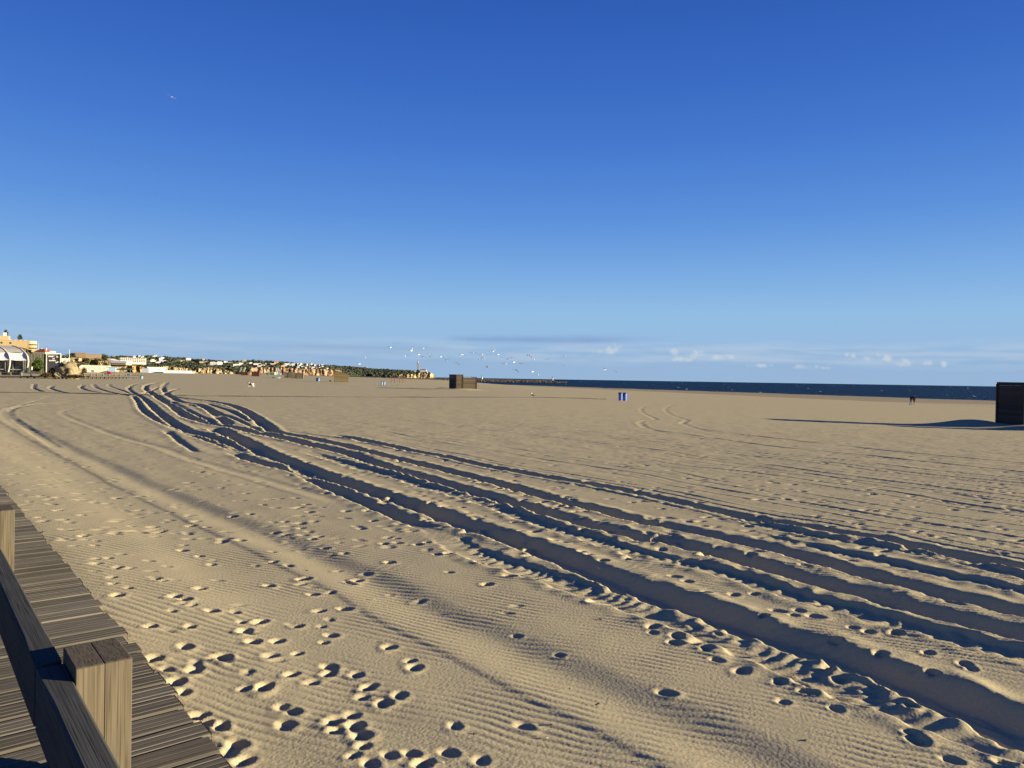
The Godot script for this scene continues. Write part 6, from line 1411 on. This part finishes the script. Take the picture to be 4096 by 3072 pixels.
		boxed("prop", Vector3(dv.x * 0.5, dv.y * 0.25, -0.7), Vector3(0.25, dv.y * 0.5, 0.25), Color(0.15, 0.15, 0.14), M.plain, bt)
	# masts
	for q in [[Vector3(-251.59, 14.05, -420.00), Vector3(-251.49, 5.25, -420.00), 0.16, "grey-green mast standing behind the pale rock"], [Vector3(-192.20, 12.75, -300.00), Vector3(-192.15, 8.29, -300.00), 0.06, "thin white mast standing behind the ribbed cafe"]]:
		var top: Vector3 = q[0]; var bot: Vector3 = q[1]
		var mm := MB.new(); mm.lathe(PackedVector2Array([Vector2(q[2] * 1.3, 0), Vector2(q[2], (top - bot).y * 0.7), Vector2(q[2] * 0.7, (top - bot).y), Vector2(0.01, (top - bot).y + 0.1)]), 8, Vector3.ZERO, Color(0.40, 0.44, 0.38))
		tag(part("mast", mm.done(), M.plain, self, bot), q[3], "mast")
	# the far boardwalk with its railing, in two runs
	var wcol := Color(0.15, 0.13, 0.095)
	for run in [[Vector3(-106.22, 0.07, -147.00), Vector3(-93.71, 0.27, -147.00), 1.0, "far timber boardwalk with a stout railing in front of the pavilion"], [Vector3(-86.42, 0.29, -149.00), Vector3(-85.39, 0.13, -166.00), 0.85, "far timber boardwalk and railing running out from the pale rock"]]:
		var a: Vector3 = run[0]; var e: Vector3 = run[1]; var sc: float = run[2]
		var dv := e - a; dv.y = 0
		var l := dv.length(); var tn := atan2(-dv.z, dv.x); var dn := dv / l
		var bw := thing("far_boardwalk", run[3], "boardwalk", a)
		boxed("deck", dn * l * 0.5 + Vector3(0, 0.5 * sc, -0.9), Vector3(l, 0.1, 2.0), wcol, M.board, bw, tn)
		boxed("edge_beam", dn * l * 0.5 + Vector3(0, 0.42 * sc, 0.12), Vector3(l, 0.2, 0.1), wcol * 0.9, M.board, bw, tn)
		for k in int(l / 1.35):
			boxed("pile", dn * (0.5 + k * 1.35) + Vector3(0, 0.1, 0.06), Vector3(0.22, 0.8, 0.2), wcol * 0.95, M.board, bw, tn)
		for k in int(l / 2.05):
			boxed("rail_post", dn * (0.4 + k * 2.05) + Vector3(0, 0.88 * sc, 0.02), Vector3(0.26, 0.85 * sc, 0.2), wcol * 1.15, M.board, bw, tn)
		boxed("rail", dn * l * 0.5 + Vector3(0, 1.16 * sc, -0.03), Vector3(l, 0.16, 0.1), wcol * 1.05, M.board, bw, tn)
	# small things at the front
	var bo := thing("banded_post", "short white post with a black band at the pavilion's corner", "post", Vector3(-96.11, 1.43, -148.00))
	var pm := MB.new(); pm.lathe(PackedVector2Array([Vector2(0.13, -0.3), Vector2(0.13, 0.25), Vector2(0.13, 0.36), Vector2(0.13, 1.05), Vector2(0.01, 1.1)]), 12, Vector3.ZERO, Color(0.66, 0.64, 0.5), [Color(0.66, 0.64, 0.5), Color(0.02, 0.02, 0.02)])
	part("post", pm.done(), M.plaster, bo)
	var rc := thing("red_stall", "small red canvas stall standing on the far boardwalk", "stall", Vector3(-84.90, 0.78, -156.00))
	var sm := MB.new(); sm.prism(PackedVector2Array([Vector2(-0.5, 0.5), Vector2(0.5, 0.5), Vector2(0.3, 0.95), Vector2(-0.15, 1.0)]), 0.7, Transform3D(), Color(0.36, 0.03, 0.04))
	part("canvas", sm.done(), M.plaster, rc)
	for e in [-0.42, 0.42]: boxed("leg", Vector3(e, 0.1, 0), Vector3(0.06, 0.9, 0.06), Color(0.1, 0.1, 0.1), M.plain, rc)
	var bl := thing("blue_board", "blue notice board on legs at the far boardwalk's end", "sign", Vector3(-84.52, 0.42, -163.00))
	boxed("board", Vector3(0, 0.72, 0), Vector3(0.75, 0.36, 0.06), Color(0.10, 0.24, 0.40), M.plaster, bl)
	for e in [-0.28, 0.28]: boxed("leg", Vector3(e, 0.25, -0.03), Vector3(0.07, 0.8, 0.05), Color(0.15, 0.2, 0.26), M.plain, bl)
	var fn := thing("slat_fence", "short open grey slat fence beside the teal bin", "fence", Vector3(-85.63, 0.35, -167.00))
	for k in 9: boxed("slat", Vector3(k * 0.19, 0.35, 0), Vector3(0.06, 0.8, 0.05), Color(0.22, 0.21, 0.19), M.board, fn)
	boxed("fence_rail", Vector3(0.76, 0.62, 0.04), Vector3(1.7, 0.06, 0.03), Color(0.22, 0.21, 0.19), M.board, fn)

# ------------------------------------------------------------------
func _ready() -> void:
	rng.seed = 2024
	nz.seed = 3; nz.frequency = 0.1; nz.fractal_type = FastNoiseLite.FRACTAL_NONE; nz.noise_type = FastNoiseLite.TYPE_SIMPLEX_SMOOTH
	nz2.seed = 8; nz2.frequency = 0.1; nz2.fractal_octaves = 3; nz2.noise_type = FastNoiseLite.TYPE_SIMPLEX_SMOOTH
	# camera
	var cam := Camera3D.new()
	cam.name = "camera"
	cam.fov = 54.87; cam.far = 30000.0; cam.near = 0.05
	add_child(cam)
	cam.transform = Transform3D(Basis(Vector3.RIGHT, deg_to_rad(-0.436)) * Basis(Vector3.BACK, deg_to_rad(0.92)), Vector3(0, 1.7, 0))
	cam.current = true
	# sky and sun
	var env := Environment.new()
	var sky := Sky.new(); var sm := PanoramaSkyMaterial.new()
	sm.panorama = ImageTexture.create_from_image(make_sky())
	sky.sky_material = sm
	env.background_mode = Environment.BG_SKY; env.sky = sky
	env.background_energy_multiplier = 0.33
	env.tonemap_mode = Environment.TONE_MAPPER_LINEAR
	env.tonemap_exposure = 3.1
	env.sdfgi_enabled = true; env.ssao_enabled = true; env.ssil_enabled = true
	var we := WorldEnvironment.new(); we.name = "world_environment"; we.environment = env; add_child(we)
	var sun := DirectionalLight3D.new()
	sun.name = "sun"
	sun.light_energy = 1.6; sun.light_color = Color(1.0, 0.93, 0.80); sun.light_angular_distance = 0.5; sun.shadow_enabled = true
	add_child(sun)
	var el := deg_to_rad(10.6); var az := deg_to_rad(10.0)
	sun.look_at_from_position(Vector3.ZERO, Vector3(-cos(el) * cos(az), -sin(el), -cos(el) * sin(az)))
	make_materials()
	M.letter = StandardMaterial3D.new(); M.letter.albedo_color = Color(0.85, 0.85, 0.8); M.letter.roughness = 0.8
	make_ground()
	make_sea()
	make_coast()
	make_boardwalk()
	make_front()
	make_huts()
	make_beach_things()
	make_gulls()
	make_dog()
	make_people()
